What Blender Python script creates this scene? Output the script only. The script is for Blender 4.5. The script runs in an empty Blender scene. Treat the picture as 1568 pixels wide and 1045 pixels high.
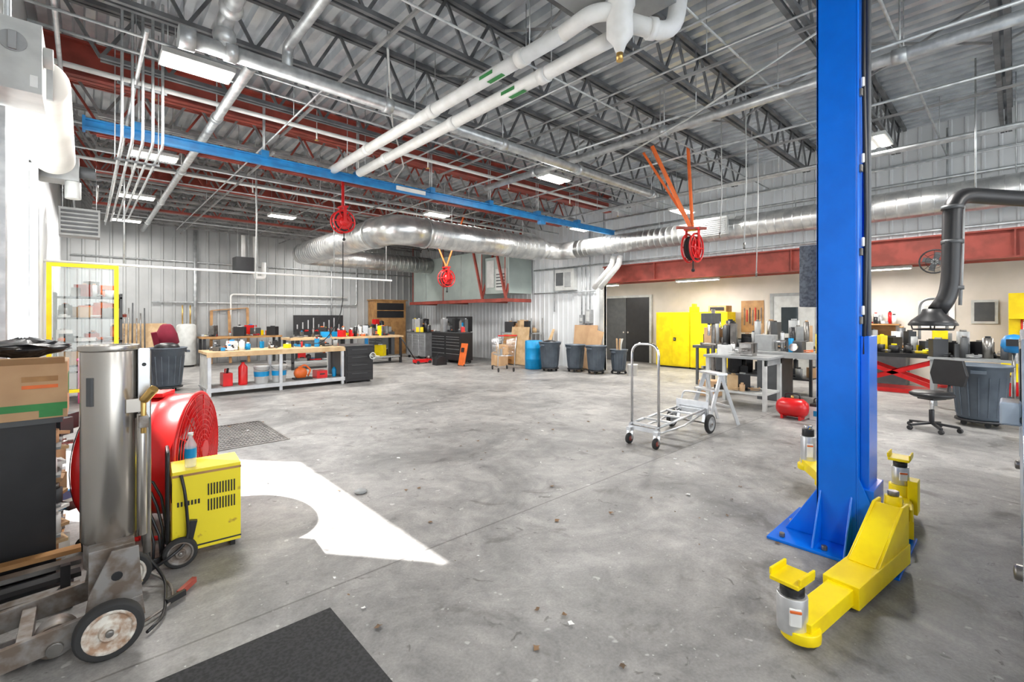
import bpy, bmesh, math, random
from mathutils import Vector, Matrix
random.seed(7)
S=bpy.context.scene
# ---------------------------------------------------------------- materials
def mat(name,col,rough=.5,metal=0.,col2=None,scale=6.,bump=0.,emit=0.,alpha=1.,lo=.4,hi=.6,detail=6):
    m=bpy.data.materials.new(name); m.use_nodes=True
    nt=m.node_tree; p=nt.nodes['Principled BSDF']
    p.inputs['Base Color'].default_value=(*col,1); p.inputs['Roughness'].default_value=rough
    p.inputs['Metallic'].default_value=metal
    tc=nt.nodes.new('ShaderNodeTexCoord'); n=nt.nodes.new('ShaderNodeTexNoise')
    n.inputs['Scale'].default_value=scale; n.inputs['Detail'].default_value=detail
    nt.links.new(tc.outputs['Object'],n.inputs['Vector'])
    if col2 is None: col2=tuple(c*.85 for c in col)
    r=nt.nodes.new('ShaderNodeValToRGB'); r.color_ramp.elements[0].position=lo; r.color_ramp.elements[1].position=hi
    r.color_ramp.elements[0].color=(*col2,1); r.color_ramp.elements[1].color=(*col,1)
    nt.links.new(n.outputs['Fac'],r.inputs['Fac']); nt.links.new(r.outputs['Color'],p.inputs['Base Color'])
    if bump:
        b=nt.nodes.new('ShaderNodeBump'); b.inputs['Strength'].default_value=bump; b.inputs['Distance'].default_value=.01
        n2=nt.nodes.new('ShaderNodeTexNoise'); n2.inputs['Scale'].default_value=scale*8
        nt.links.new(tc.outputs['Object'],n2.inputs['Vector'])
        nt.links.new(n2.outputs['Fac'],b.inputs['Height']); nt.links.new(b.outputs['Normal'],p.inputs['Normal'])
    if emit:
        p.inputs['Emission Color'].default_value=(1,.97,.9,1); p.inputs['Emission Strength'].default_value=emit
    if alpha<1: p.inputs['Alpha'].default_value=alpha
    return m
BLUE=mat('blue_powder_coat',(.0,.17,.82),.22,0,(.0,.15,.74),3)
BLUE2=mat('rail_blue_paint',(.02,.24,.55),.4,0,(.02,.18,.44))
YEL=mat('yellow_paint',(.95,.74,.0),.38,0,(.85,.62,.0),5)
YELR=mat('worn_yellow_paint',(.88,.72,.02),.45,0,(.35,.16,.03),7,lo=.32,hi=.38)
RED=mat('red_paint',(.66,.012,.015),.3,0,(.55,.01,.01))
REDP=mat('red_oxide_primer',(.36,.065,.045),.6,0,(.24,.045,.03),4)
ORG=mat('orange_plastic',(.85,.17,.03),.4)
WHT=mat('white_plastic',(.82,.82,.8),.4,0,(.74,.74,.72))
WPIPE=mat('white_pipe_jacket',(.88,.88,.86),.45,0,(.8,.8,.77))
GALV=mat('galvanised_steel',(.62,.64,.64),.4,.6,(.45,.47,.48),9)
DUCT=mat('spiral_duct_steel',(.74,.74,.72),.3,.85,(.55,.56,.56),5)
DECK=mat('roof_deck_galvanised',(.64,.67,.69),.36,.5,(.48,.51,.54),3)
JOIST=mat('joist_grey_primer',(.17,.175,.18),.6,.2,(.1,.105,.11),4)
JOISTL=mat('joist_light_primer',(.34,.34,.335),.6,.2,(.2,.2,.2),4)
CHROME=mat('chrome',(.85,.85,.86),.15,1.)
CYLM=mat('satin_jack_steel',(.72,.73,.74),.3,.6)
ALU=mat('aluminium',(.7,.71,.72),.35,.8)
BLK=mat('black_plastic',(.018,.018,.02),.4)
BLKM=mat('black_painted_metal',(.03,.03,.032),.35,.2)
RUB=mat('rubber',(.03,.03,.03),.8)
GREY=mat('grey_painted_metal',(.36,.37,.37),.5,.1)
LGREY=mat('light_grey_enamel',(.58,.59,.57),.45)
DGREY=mat('dark_grey_metal',(.10,.105,.11),.5,.3)
SPECK=mat('speckled_grey_cover',(.16,.18,.21),.7,0,(.08,.09,.11),60)
AHU=mat('air_handler_green_grey',(.36,.42,.39),.5,0,(.31,.36,.34),2)
BIN=mat('bin_grey_blue_plastic',(.11,.135,.165),.5,0,(.08,.1,.125),4)
STEEL=mat('gunmetal_steel',(.3,.285,.265),.33,.75,(.18,.17,.16),6)
MAST=mat('brushed_steel_cylinder',(.44,.41,.37),.26,.85,(.38,.355,.32),2)
RUST=mat('worn_grey_steel',(.3,.285,.27),.5,.5,(.18,.14,.11),14)
WOOD=mat('plywood',(.62,.44,.25),.6,0,(.5,.33,.17),5)
WOODC=mat('stained_wood',(.46,.25,.09),.5,0,(.34,.17,.06),6)
CARD=mat('cardboard',(.56,.36,.2),.8,0,(.5,.31,.17),4)
GRN=mat('green_print',(.05,.28,.08),.6)
BLUP=mat('blue_plastic',(.0,.28,.6),.4)
CREAM=mat('roll_door_cream',(.7,.68,.63),.5,0,(.64,.62,.57),2)
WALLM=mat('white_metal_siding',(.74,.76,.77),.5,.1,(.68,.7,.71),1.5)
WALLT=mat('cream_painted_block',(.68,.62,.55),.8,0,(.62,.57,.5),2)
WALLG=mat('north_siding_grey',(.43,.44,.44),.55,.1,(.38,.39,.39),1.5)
MATB=mat('rubber_mat_black',(.035,.036,.037),.9,0,(.06,.06,.062),60,bump=.8)
MAROON=mat('maroon_cloth',(.2,.01,.03),.9)
PINK=mat('pink_plastic',(.7,.1,.28),.5)
LEAF=mat('dry_leaf',(.25,.15,.08),.9,0,(.12,.08,.05))
LED=mat('led_diffuser',(1,1,1),.5,emit=14)
CLEAR=mat('clear_vinyl',(.8,.88,.88),.1,alpha=.22)
BOTTLE=mat('clear_pet',(.85,.9,.95),.08,alpha=.35)
CARP=mat('car_paint_silver_blue',(.42,.5,.6),.25,.4)
GLASS=mat('dark_car_glass',(.02,.03,.035),.05)
ASPH=mat('outside_concrete',(.6,.6,.58),.9)
HUB=mat('worn_white_hub',(.7,.67,.6),.6,0,(.35,.22,.14),20)
PAPER=mat('white_paper',(.85,.85,.83),.7)
BRASS=mat('brass',(.7,.45,.15),.3,.9)

# concrete floor
FL=bpy.data.materials.new('concrete_floor'); FL.use_nodes=True
nt=FL.node_tree; p=nt.nodes['Principled BSDF']; L=nt.links.new
tc=nt.nodes.new('ShaderNodeTexCoord')
def N(scale,detail=8,rough=.6,dist=0):
    n=nt.nodes.new('ShaderNodeTexNoise'); n.inputs['Scale'].default_value=scale; n.inputs['Detail'].default_value=detail
    n.inputs['Roughness'].default_value=rough; n.inputs['Distortion'].default_value=dist
    L(tc.outputs['Object'],n.inputs['Vector']); return n
def RAMP(src,a,ca,b,cb):
    r=nt.nodes.new('ShaderNodeValToRGB'); e=r.color_ramp.elements
    e[0].position=a; e[0].color=(*ca,1); e[1].position=b; e[1].color=(*cb,1); L(src,r.inputs['Fac']); return r
def MUL(a,b,t='MULTIPLY',f=1):
    m=nt.nodes.new('ShaderNodeMixRGB'); m.blend_type=t; m.inputs[0].default_value=f; L(a,m.inputs[1]); L(b,m.inputs[2]); return m
base=RAMP(N(.8,10,.7,.9).outputs['Fac'],.36,(.2,.197,.193),.64,(.41,.4,.385))
sm=RAMP(N(4,10,.75,.5).outputs['Fac'],.36,(.72,.72,.725),.64,(1.12,1.11,1.1))
fine=RAMP(N(70,4,.6).outputs['Fac'],.3,(.82,.82,.82),.7,(1.07,1.07,1.07))
spots=RAMP(N(2.3,4,.6,.8).outputs['Fac'],.6,(1,1,1),.7,(.6,.59,.58))
oil=RAMP(N(6.5,4,.6,1.4).outputs['Fac'],.65,(1,1,1),.71,(.5,.49,.48))
pale=RAMP(N(11,2,.5).outputs['Fac'],.70,(0,0,0),.74,(.18,.18,.175))
speck=RAMP(N(38,1,.5).outputs['Fac'],.75,(0,0,0),.77,(.25,.25,.24))
c=MUL(base.outputs[0],sm.outputs[0])
for q in (fine,spots,oil): c=MUL(c.outputs[0],q.outputs[0])
for q in (pale,speck): c=MUL(c.outputs[0],q.outputs[0],'ADD')
sx=nt.nodes.new('ShaderNodeSeparateXYZ'); L(tc.outputs['Object'],sx.inputs[0])
def line(out,pos):
    a=nt.nodes.new('ShaderNodeMath'); a.operation='SUBTRACT'; L(out,a.inputs[0]); a.inputs[1].default_value=pos
    b=nt.nodes.new('ShaderNodeMath'); b.operation='ABSOLUTE'; L(a.outputs[0],b.inputs[0])
    return RAMP(b.outputs[0],.003,(.5,.49,.48),.009,(1,1,1))
for o,pv in ((1,2.65),(1,8.9),(0,7.6),(1,-3.6)):
    l=line(sx.outputs[o],pv); c=MUL(c.outputs[0],l.outputs[0])
L(c.outputs[0],p.inputs['Base Color'])
rr=RAMP(N(1.5,6).outputs['Fac'],.3,(.4,.4,.4),.7,(.6,.6,.6)); L(rr.outputs[0],p.inputs['Roughness'])
bp=nt.nodes.new('ShaderNodeBump'); bp.inputs['Strength'].default_value=.15; bp.inputs['Distance'].default_value=.005
L(N(30,5).outputs['Fac'],bp.inputs['Height']); L(bp.outputs[0],p.inputs['Normal'])

# ---------------------------------------------------------------- builder
def bend(pts,rad=.2,k=6):
    pts=[Vector(q) for q in pts]; out=[pts[0]]
    for i in range(1,len(pts)-1):
        a,b,c_=pts[i-1],pts[i],pts[i+1]
        ra=min(rad,(a-b).length*.49); rc=min(rad,(c_-b).length*.49)
        s=b+(a-b).normalized()*ra; e=b+(c_-b).normalized()*rc
        for j in range(k+1):
            t=j/k; out.append(s*(1-t)**2+b*2*t*(1-t)+e*t*t)
    out.append(pts[-1]); return out
class B:
    def __init__(s,name,loc=(0,0,0),rz=0.):
        s.name=name; s.loc=Vector(loc); s.rz=rz; s.bm=bmesh.new(); s.mats=[]
    def mi(s,m):
        if m not in s.mats: s.mats.append(m)
        return s.mats.index(m)
    def add(s,vs,fs,m,smooth=False):
        i=s.mi(m); bv=[s.bm.verts.new(v) for v in vs]; 
        for f in fs:
            try:
                g=s.bm.faces.new([bv[k] for k in f]); g.material_index=i; g.smooth=smooth and len(f)==4
            except ValueError: pass
        return s
    def box(s,x0,x1,y0,y1,z0,z1,m):
        v=[(x0,y0,z0),(x1,y0,z0),(x1,y1,z0),(x0,y1,z0),(x0,y0,z1),(x1,y0,z1),(x1,y1,z1),(x0,y1,z1)]
        return s.add(v,[(0,3,2,1),(4,5,6,7),(0,1,5,4),(1,2,6,5),(2,3,7,6),(3,0,4,7)],m)
    def obox(s,c,size,m,M=None,rz=0,rx=0,ry=0):
        R=Matrix.Rotation(rz,3,'Z')@Matrix.Rotation(ry,3,'Y')@Matrix.Rotation(rx,3,'X')
        a,b,h=[q/2 for q in size]; c=Vector(c)
        v=[c+R@Vector(q) for q in ((-a,-b,-h),(a,-b,-h),(a,b,-h),(-a,b,-h),(-a,-b,h),(a,-b,h),(a,b,h),(-a,b,h))]
        return s.add(v,[(0,3,2,1),(4,5,6,7),(0,1,5,4),(1,2,6,5),(2,3,7,6),(3,0,4,7)],m)
    def beam(s,p1,p2,w,h,m):
        p1=Vector(p1);p2=Vector(p2);d=(p2-p1).normalized()
        up=Vector((0,0,1)) if abs(d.z)<.95 else Vector((0,1,0))
        x=d.cross(up).normalized(); y=x.cross(d)
        v=[]
        for q in (p1,p2):
            for a,b in ((-1,-1),(1,-1),(1,1),(-1,1)): v.append(q+x*a*w/2+y*b*h/2)
        return s.add(v,[(3,2,1,0),(4,5,6,7),(0,1,5,4),(1,2,6,5),(2,3,7,6),(3,0,4,7)],m)
    def tube(s,pts,r,m,n=10,closed=False,r2=None):
        pts=[Vector(q) for q in pts]; k=len(pts)
        T=[]
        for i in range(k):
            if closed: t=pts[(i+1)%k]-pts[i-1]
            else: t=pts[min(i+1,k-1)]-pts[max(i-1,0)]
            T.append(t.normalized())
        u=T[0].orthogonal().normalized(); vs=[]
        for i in range(k):
            u=(u-T[i]*u.dot(T[i])).normalized(); w=T[i].cross(u)
            rr=r if r2 is None else r+(r2-r)*i/(k-1)
            for j in range(n):
                a=2*math.pi*j/n; vs.append(pts[i]+u*math.cos(a)*rr+w*math.sin(a)*rr)
        fs=[]
        for i in range(k if closed else k-1):
            a=i*n; b=((i+1)%k)*n
            for j in range(n): fs.append((a+j,a+(j+1)%n,b+(j+1)%n,b+j))
        i0=s.mi(m); bv=[s.bm.verts.new(v) for v in vs]
        for f in fs:
            g=s.bm.faces.new([bv[q] for q in f]); g.material_index=i0; g.smooth=True
        if not closed:
            g=s.bm.faces.new([bv[q] for q in range(n)][::-1]); g.material_index=i0
            g=s.bm.faces.new([bv[(k-1)*n+q] for q in range(n)]); g.material_index=i0
        return s
    def cyl(s,p1,p2,r,m,n=16,r2=None): return s.tube([p1,p2],r,m,n,r2=r2)
    def ring(s,c,r,t,m,axis='z',n=24,k=6):
        c=Vector(c);pts=[]
        for i in range(n):
            a=2*math.pi*i/n; q=(math.cos(a)*r,math.sin(a)*r)
            pts.append(c+Vector({'z':(q[0],q[1],0),'x':(0,q[0],q[1]),'y':(q[0],0,q[1])}[axis]))
        return s.tube(pts,t,m,k,closed=True)
    def lathe(s,prof,c,m,n=24,axis='z',cap=True):
        c=Vector(c); vs=[]
        for r,z in prof:
            for j in range(n):
                a=2*math.pi*j/n; x,y=math.cos(a)*r,math.sin(a)*r
                vs.append(c+Vector({'z':(x,y,z),'x':(z,x,y),'y':(y,z,x)}[axis]))
        i0=s.mi(m); bv=[s.bm.verts.new(v) for v in vs]
        for i in range(len(prof)-1):
            for j in range(n):
                g=s.bm.faces.new([bv[i*n+j],bv[i*n+(j+1)%n],bv[(i+1)*n+(j+1)%n],bv[(i+1)*n+j]]); g.material_index=i0; g.smooth=True
        if cap:
            g=s.bm.faces.new([bv[j] for j in range(n)][::-1]); g.material_index=i0
            g=s.bm.faces.new([bv[(len(prof)-1)*n+j] for j in range(n)]); g.material_index=i0
        return s
    def sph(s,c,r,m,n=14,sz=1.):
        return s.lathe([(max(.002,r*math.sin(math.pi*i/8)),-r*sz*math.cos(math.pi*i/8)) for i in range(9)],c,m,n)
    def prism(s,poly,y0,y1,m,plane='xz'):
        k=len(poly)
        f={'xz':lambda a,b,c:(a,c,b),'yz':lambda a,b,c:(c,a,b),'xy':lambda a,b,c:(a,b,c)}[plane]
        vs=[f(a,b,y0) for a,b in poly]+[f(a,b,y1) for a,b in poly]
        fs=[tuple(range(k))[::-1],tuple(range(k,2*k))]+[(i,(i+1)%k,(i+1)%k+k,i+k) for i in range(k)]
        return s.add(vs,fs,m)
    def done(s,bevel=0,parent=None):
        bmesh.ops.recalc_face_normals(s.bm,faces=s.bm.faces)
        loc=s.loc.copy()
        if loc.length==0 and s.rz==0:
            xs=[v.co for v in s.bm.verts]
            mn=Vector([min(c_[i] for c_ in xs) for i in range(3)]); mx=Vector([max(c_[i] for c_ in xs) for i in range(3)])
            loc=Vector(((mn.x+mx.x)/2,(mn.y+mx.y)/2,mn.z)); bmesh.ops.translate(s.bm,vec=-loc,verts=s.bm.verts)
        me=bpy.data.meshes.new(s.name); s.bm.to_mesh(me); s.bm.free()
        for m in s.mats: me.materials.append(m)
        o=bpy.data.objects.new(s.name,me); S.collection.objects.link(o); o.location=loc; o.rotation_euler[2]=s.rz
        if bevel:
            b=o.modifiers.new('bevel','BEVEL'); b.width=bevel; b.segments=2; b.limit_method='ANGLE'; b.angle_limit=math.radians(50)
        if parent: o.parent=parent
        return o

# ---------------------------------------------------------------- room shell
ZC=4.95; ZW=ZC+.089
def corr(name,m,p0,p1,z0,z1,nrm,pitch=.3,dep=.035,flat=.7):
    b=B(name); p0=Vector((*p0,0));p1=Vector((*p1,0));d=(p1-p0);Lh=d.length;d.normalize();nn=Vector((*nrm,0))
    prof=[];x=0
    while x<Lh-1e-4:
        for fx,o in ((0,0),(flat,0),(flat+.08,1),(.92,1),(1,0)):
            q=min(x+fx*pitch,Lh); prof.append((q,o*dep))
        x+=pitch
    vs=[];k=len(prof)
    for q,o in prof: vs.append(p0+d*q+nn*o+Vector((0,0,z0)))
    for q,o in prof: vs.append(p0+d*q+nn*o+Vector((0,0,ZC if z1>ZC else z1)))
    fs=[(i,i+1,i+1+k,i+k) for i in range(k-1)]
    b.add(vs,fs,m)
    a=p0-nn*.12;c_=p1-nn*.12
    x0,x1=sorted((min(p0.x,a.x),max(p1.x,c_.x))) if abs(d.x)>.5 else sorted((p0.x-nn.x*.01,a.x))
    y0,y1=sorted((p0.y,p1.y)) if abs(d.y)>.5 else sorted((p0.y-nn.y*.01,a.y))
    b.box(x0,x1,y0,y1,z0,z1,m)
    return b.done()
b=B('floor'); b.box(-.6,14.1,-6.1,18.1,-.15,0,FL); o=b.done()
o.data.transform(Matrix.Translation(o.location)); o.location=(0,0,0)
B('outside_ground').box(-30,-.6,-30,40,-.2,-.03,ASPH).done()
b=B('outside_ground'); b.box(-.6,14,-30,-6.1,-.2,-.03,ASPH).done()
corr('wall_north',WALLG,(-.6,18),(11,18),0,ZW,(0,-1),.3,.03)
corr('wall_east',WALLM,(11,8.04),(11,18),0,ZW,(-1,0),.2,.02)
corr('wall_east_upper',WALLM,(11,-6),(11,8.04),2.98,ZW,(-1,0),.2,.02)
b=B('wall_west')
b.box(-.62,-.5,8.0,18.1,0,ZW,WALLM); b.box(-.62,-.5,5.0,8.0,3.42,ZW,WALLM); b.box(-.62,-.5,-6.1,5.0,0,ZW,WALLM); b.done()
b=B('wall_south'); b.box(-.6,.4,-6.12,-6,0,ZW,WALLM); b.box(.4,10.4,-6.12,-6,3.9,ZW,WALLM); b.box(10.4,14.1,-6.12,-6,0,ZW,WALLM); b.done()  # unseen wall; wide opening added to let sky light fill the room
b=B('wall_recess_back'); b.box(13.9,14.02,-6,10.6,0,3.1,WALLT); b.done()
b=B('wall_recess_side'); b.box(11.12,13.9,10.48,10.6,0,3.1,WALLT); b.done()
b=B('ceiling_recess'); b.box(11.12,14.02,-6,10.6,3.1,3.2,WHT); b.done()
b=B('ceiling'); prof=[]; x=-.6
while x<11.1:
    for fx,o_ in ((0,0),(.42,0),(.52,1),(.9,1),(1,0)): prof.append((x+fx*.2,ZC+o_*.085))
    x+=.2
k=len(prof)
b.add([(q,-6.1,z) for q,z in prof]+[(q,18.1,z) for q,z in prof],[(i,i+1,i+1+k,i+k) for i in range(k-1)],DECK)
b.box(-.62,11.13,-6.12,18.12,ZC+.09,ZC+.18,DECK); b.done()
ZR=ZC-.004
b=B('trim_red_header_beam')
b.box(10.93,11.12,-6,8.04,2.5,2.53,REDP); b.box(10.93,11.12,-6,8.04,2.95,2.98,REDP); b.box(11.01,11.04,-6,8.04,2.53,2.95,REDP)
for y in (-3,0,3.2,6.4): b.box(10.94,11.1,y,y+.02,2.53,2.95,REDP)
b.done()
B('trim_recess_post').box(10.96,11.1,8.04,8.16,0,2.5,LGREY).done()
b=B('trim_door_frame_west'); b.box(-.5,-.42,8.0,8.14,0,3.4,GALV); b.box(-.5,-.42,4.87,5.0,0,3.05,GALV)
b.box(-.5,-.46,5.0,8,3.42,3.5,GALV); b.box(-.62,-.5,7.97,8,0,3.3,LGREY); b.done()

# joists
def joist_mesh(m1,m2,zt,zb,Lx0=-.48,Lx1=10.9,pw=.6):
    b=B('roof_joist')
    for dy in (-.04,.04):
        b.box(Lx0,Lx1,dy-.025,dy+.025,zt-.05,zt,m1); b.box(Lx0+.6,Lx1-.6,dy-.022,dy+.022,zb,zb+.045,m2)
    x=Lx0+.3;up=True
    while x+pw/2<Lx1:
        a=(x,0,zt-.03 if up else zb+.02); c_=(x+pw/2,0,zb+.02 if up else zt-.03)
        b.beam(a,c_,.024,.032,m1); x+=pw/2; up=not up
    return b
jm=joist_mesh(JOIST,JOIST,ZR,4.35)
jo=jm.done(); base_me=jo.data; z0=jo.location.z; x0=jo.location.x
ys=[-5.2,-3.9,-2.6,-1.3,0.1,1.4,2.75,4.1,5.45,6.75]
jo.location.y=ys[0]
for y in ys[1:]:
    o=bpy.data.objects.new('roof_joist',base_me); S.collection.objects.link(o); o.location=(x0,y,z0)
jr=joist_mesh(REDP,REDP,ZR,4.2,pw=.8); jr=jr.done(); jr.name='red_roof_joist'; rm=jr.data
ys=[9.1,11.4,14.6]; jr.location.y=ys[0]
for y in ys[1:]:
    o=bpy.data.objects.new('red_roof_joist',rm); S.collection.objects.link(o); o.location=(jr.location.x,y,jr.location.z)
jl=joist_mesh(JOISTL,JOISTL,ZR,4.28,pw=.7).done(); lm=jl.data
ys=[8.5,10.2,10.8,12.0,12.4,13.5,14.1,15.2,15.7,16.3,16.8,17.4]; jl.location.y=ys[0]
for y in ys[1:]:
    o=bpy.data.objects.new('roof_joist',lm); S.collection.objects.link(o); o.location=(jl.location.x,y,jl.location.z)
for y,zb in ((7.85,4.5),(12.9,4.4)):
    b=B('red_steel_girder'); b.box(-.49,10.95,y-.1,y+.1,zb,zb+.025,REDP); b.box(-.49,10.95,y-.1,y+.1,ZC-.03,ZC-.005,REDP); b.box(-.49,10.95,y-.01,y+.01,zb,ZC-.01,REDP); b.done()
b=B('joist_bridging')
for x in (2.2,5.1,8.2):
    b.box(x,x+.03,-5.95,7.7,4.315,4.345,JOISTL)
    b.box(x,x+.03,8.0,17.9,4.16,4.19,JOISTL)
js=[-5.2,-3.9,-2.6,-1.3,0.1,1.4,2.75,4.1,5.45,6.75]
for x in (3.6,6.9):
    for a,c_ in zip(js,js[1:]):
        b.beam((x,a+.07,4.38),(x,c_-.07,4.88),.022,.022,JOISTL); b.beam((x+.03,a+.07,4.88),(x+.03,c_-.07,4.38),.022,.022,JOISTL)
b.done()

# ---------------------------------------------------------------- overhead services
def hangers(b,pts,z,m=GALV,r=.006):
    for x,y in pts: b.cyl((x,y,z),(x,y,ZR),r,m,6)
b=B('blue_crane_rail')
b.box(0,10.8,7.53,7.59,3.80,3.83,BLUE2); b.box(0,10.8,7.545,7.575,3.83,3.91,BLUE2); b.box(0,10.8,7.51,7.61,3.91,3.93,BLUE2)
x=.5
while x<10.6:
    b.cyl((x,7.53,3.93),(x,7.53,ZR),.012,GALV,6); b.cyl((x,7.59,3.93),(x,7.59,ZR),.012,GALV,6); b.box(x-.05,x+.05,7.48,7.64,3.9,4.0,BLUE2); x+=1.45
b.box(4.1,4.7,7.505,7.53,3.83,3.9,WHT); b.box(-.03,0,7.5,7.62,3.78,3.95,BLUE2)
b.box(7.82,7.98,7.5,7.62,3.72,3.8,BLUE2)
b.done()
b=B('galvanised_exhaust_pipe')
b.tube([(.7,4.98,4.02),(8.5,4.98,4.02)],.07,GALV,14)
for x in (1.0,2.6,4.4,6.1,8.4): b.cyl((x-.05,4.98,4.02),(x+.05,4.98,4.02),.085,GALV,14); b.cyl((x,4.98,4.02),(x,4.98,ZR),.008,GALV,6)
b.cyl((.6,4.98,4.02),(.72,4.98,4.02),.1,GALV,16)
b.tube(bend([(.95,4.98,4.02),(.95,4.98,4.28),(.95,4.4,4.28),(.5,4.0,4.28),(-.4,4.0,4.28)],.12),.07,GALV,12)
for q in ((.95,4.98,4.15),(.95,4.7,4.28),(.5,4.0,4.28)): b.sph(q,.1,GALV,12)
b.cyl((.95,4.72,4.35),(.95,4.72,4.5),.03,GALV,10); b.ring((.95,4.72,4.52),.07,.01,RED)
b.tube(bend([(1.5,4.98,4.02),(1.5,4.98,4.27),(1.5,3.0,4.27),(1.5,-5,4.27)],.1),.05,GALV,12)
b.done()
b=B('overhead_pipe'); b.tube([(6.08,7.4,4.2),(6.08,-5.8,4.2)],.06,GALV,14)
for y in (6,3.4,.8,-1.5): b.cyl((6.08,y-.06,4.2),(6.08,y+.06,4.2),.075,GALV,14); b.cyl((6.08,y,4.2),(6.08,y,ZR),.008,GALV,6)
b.done()
b=B('overhead_pipe'); b.tube([(9.5,7.4,4.2),(9.5,-5.8,4.2)],.045,GALV,12); hangers(b,[(9.5,6),(9.5,3),(9.5,0),(9.5,-3)],4.2); b.done()
b=B('overhead_pipe'); b.tube([(1.25,5.3,4.12),(1.25,17.6,4.12)],.055,GALV,12)
for y in (7,10,13,16): b.cyl((1.25,y-.05,4.12),(1.25,y+.05,4.12),.07,GALV,12); b.cyl((1.25,y,4.12),(1.25,y,ZR),.008,GALV,6)
b.done()
b=B('sprinkler_pipe'); b.tube([(-.4,6.95,4.28),(10.7,6.95,4.28)],.03,WPIPE,10)
for i in range(6): x=.6+i*1.9; b.cyl((x,6.95,4.28),(x,6.95,4.15),.012,WPIPE,8); b.lathe([(.01,0),(.035,.005),(.01,.02)],(x,6.95,4.13),BRASS,10); b.cyl((x,6.95,4.28),(x,6.95,ZR),.006,GALV,6)
b.done()
b=B('sprinkler_pipe'); b.tube([(-.4,10.5,4.2),(10.7,10.5,4.2)],.025,WPIPE,10)
for i in range(6): x=.6+i*1.9; b.cyl((x,10.5,4.2),(x,10.5,4.07),.012,WPIPE,8); b.cyl((x,10.5,4.2),(x,10.5,ZR),.006,GALV,6)
b.done()
b=B('white_vent_pipe'); 
b.tube(bend([(3.27,7.2,3.88),(3.27,2.5,3.9),(3.27,2.33,3.9)],.1),.068,WPIPE,16)
b.tube([(2.98,7.6,3.95),(2.98,2.6,3.95)],.068,WPIPE,16)
for x,z in ((3.27,3.89),(2.98,3.95)):
    for y in (6.3,4.6,3.1): b.cyl((x,y-.05,z),(x,y+.05,z),.078,WPIPE,16)
    b.obox((x-.069,3.55,z-.01),(.004,.2,.035),GRN); b.obox((x-.02,3.45,z-.067),(.05,.22,.004),GRN)
    for y in (7,5,3): b.cyl((x,y,z),(x,y,ZR),.006,GALV,6)
b.lathe([(.03,-.34),(.05,-.28),(.06,-.26),(.105,-.2),(.105,.02),(.12,.03),(.12,.07),(.07,.09),(.07,.12)],(3.15,2.15,4.0),WPIPE,20)
b.cyl((3.15,2.15,3.6),(3.15,2.15,3.68),.028,BRASS,12)
b.tube(bend([(3.2,2.12,3.92),(3.55,1.9,3.86),(3.62,1.83,4.6)],.18),.072,WPIPE,16)
b.cyl((3.36,2.02,3.89),(3.41,1.99,3.89),.085,WPIPE,16)
b.tube(bend([(2.98,2.62,3.95),(2.98,2.3,3.98),(3.1,2.2,4.0)],.1),.068,WPIPE,14)
b.done()
b=B('unit_heater'); b.box(2.7,3.5,1.85,2.5,4.08,4.5,GREY)
for i in range(9): b.box(2.76+i*.08,2.81+i*.08,1.84,1.85,4.12,4.46,DGREY)
for i in range(9): b.box(2.69,2.7,1.9+i*.065,1.94+i*.065,4.12,4.46,DGREY)
hangers(b,[(2.8,2.0),(3.45,2.45)],4.5); b.done(.01)
b=B('conduit_bundle')
for i in range(5):
    x=.28+i*.085; b.tube(bend([(x,6.3,ZR),(x,6.3,3.4),(x,12,3.4+.02*i)],.12),.014,GALV,8)
b.box(.24,.66,6.32,6.34,3.98,4.01,DGREY)
b.box(.24,.66,7.0,7.03,3.36,3.38,DGREY); b.cyl((.25,7.02,3.37),(.25,7.02,ZR),.006,GALV,6); b.cyl((.65,7.02,3.37),(.65,7.02,ZR),.006,GALV,6)
b.done()
b=B('conduit_run')
for (x0_,y0_,x1_,y1_,z,r) in ((-.4,3.6,10.8,3.6,4.3,.012),(-.4,8.3,10.8,8.3,4.1,.02),(4.2,-5,4.2,17,4.3,.014),(7.4,-5,7.4,17,4.25,.018),(-.4,9.6,10.8,9.6,4.12,.014),(2.0,5.2,2.0,17,4.15,.012),(8.9,-5,8.9,8,4.05,.02),(-.4,6.2,10.8,6.2,4.3,.015),(10.2,-5,10.2,8,4.1,.018),(4.8,-5,4.8,7,4.3,.012),(-.4,.8,10.8,.8,4.3,.014),(-.4,2.0,10.8,2.0,4.32,.012),(-.4,11,10.8,11,4.14,.012),(-.4,15.4,10.8,15.4,4.14,.014),(.4,5.2,.4,17,4.08,.018),(-.4,5.6,10.8,5.6,4.2,.014),(5.6,-5,5.6,17,4.12,.016),(-.2,5.2,-.2,17,4.25,.02)):
    b.cyl((x0_,y0_,z),(x1_,y1_,z),r,GALV,8)
    for t in (.1,.35,.6,.9): b.cyl((x0_+(x1_-x0_)*t,y0_+(y1_-y0_)*t,z),(x0_+(x1_-x0_)*t,y0_+(y1_-y0_)*t,ZR),.005,GALV,6)
b.tube([(2.3,4.4,4.33),(3.0,5.6,4.1),(3.9,6.9,4.05),(4.4,8.2,4.15)],.012,LGREY,8)
b.tube([(5.2,1.2,4.33),(5.6,2.8,4.05),(6.2,4.2,4.05),(7.0,5.3,4.3)],.012,LGREY,8)
b.done()
b=B('spiral_duct')
def ductrun(a,c_,r,step=.16):
    a=Vector(a);c_=Vector(c_);b.cyl(a,c_,r,DUCT,28);d=(c_-a);n=int(d.length/step);d.normalize()
    for i in range(1,n): q=a+d*(i*step); b.cyl(q,q+d*.012,r+.004,DUCT,28)
ductrun((5.3,15.3,3.5),(9.75,15.3,3.5),.3)
b.tube(bend([(5.5,15.3,3.5),(5.0,15.3,3.5),(5.0,14.8,3.5)],.45,8),.3,DUCT,24)
ductrun((5,14.9,3.5),(5,10.1,3.5),.33)
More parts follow.
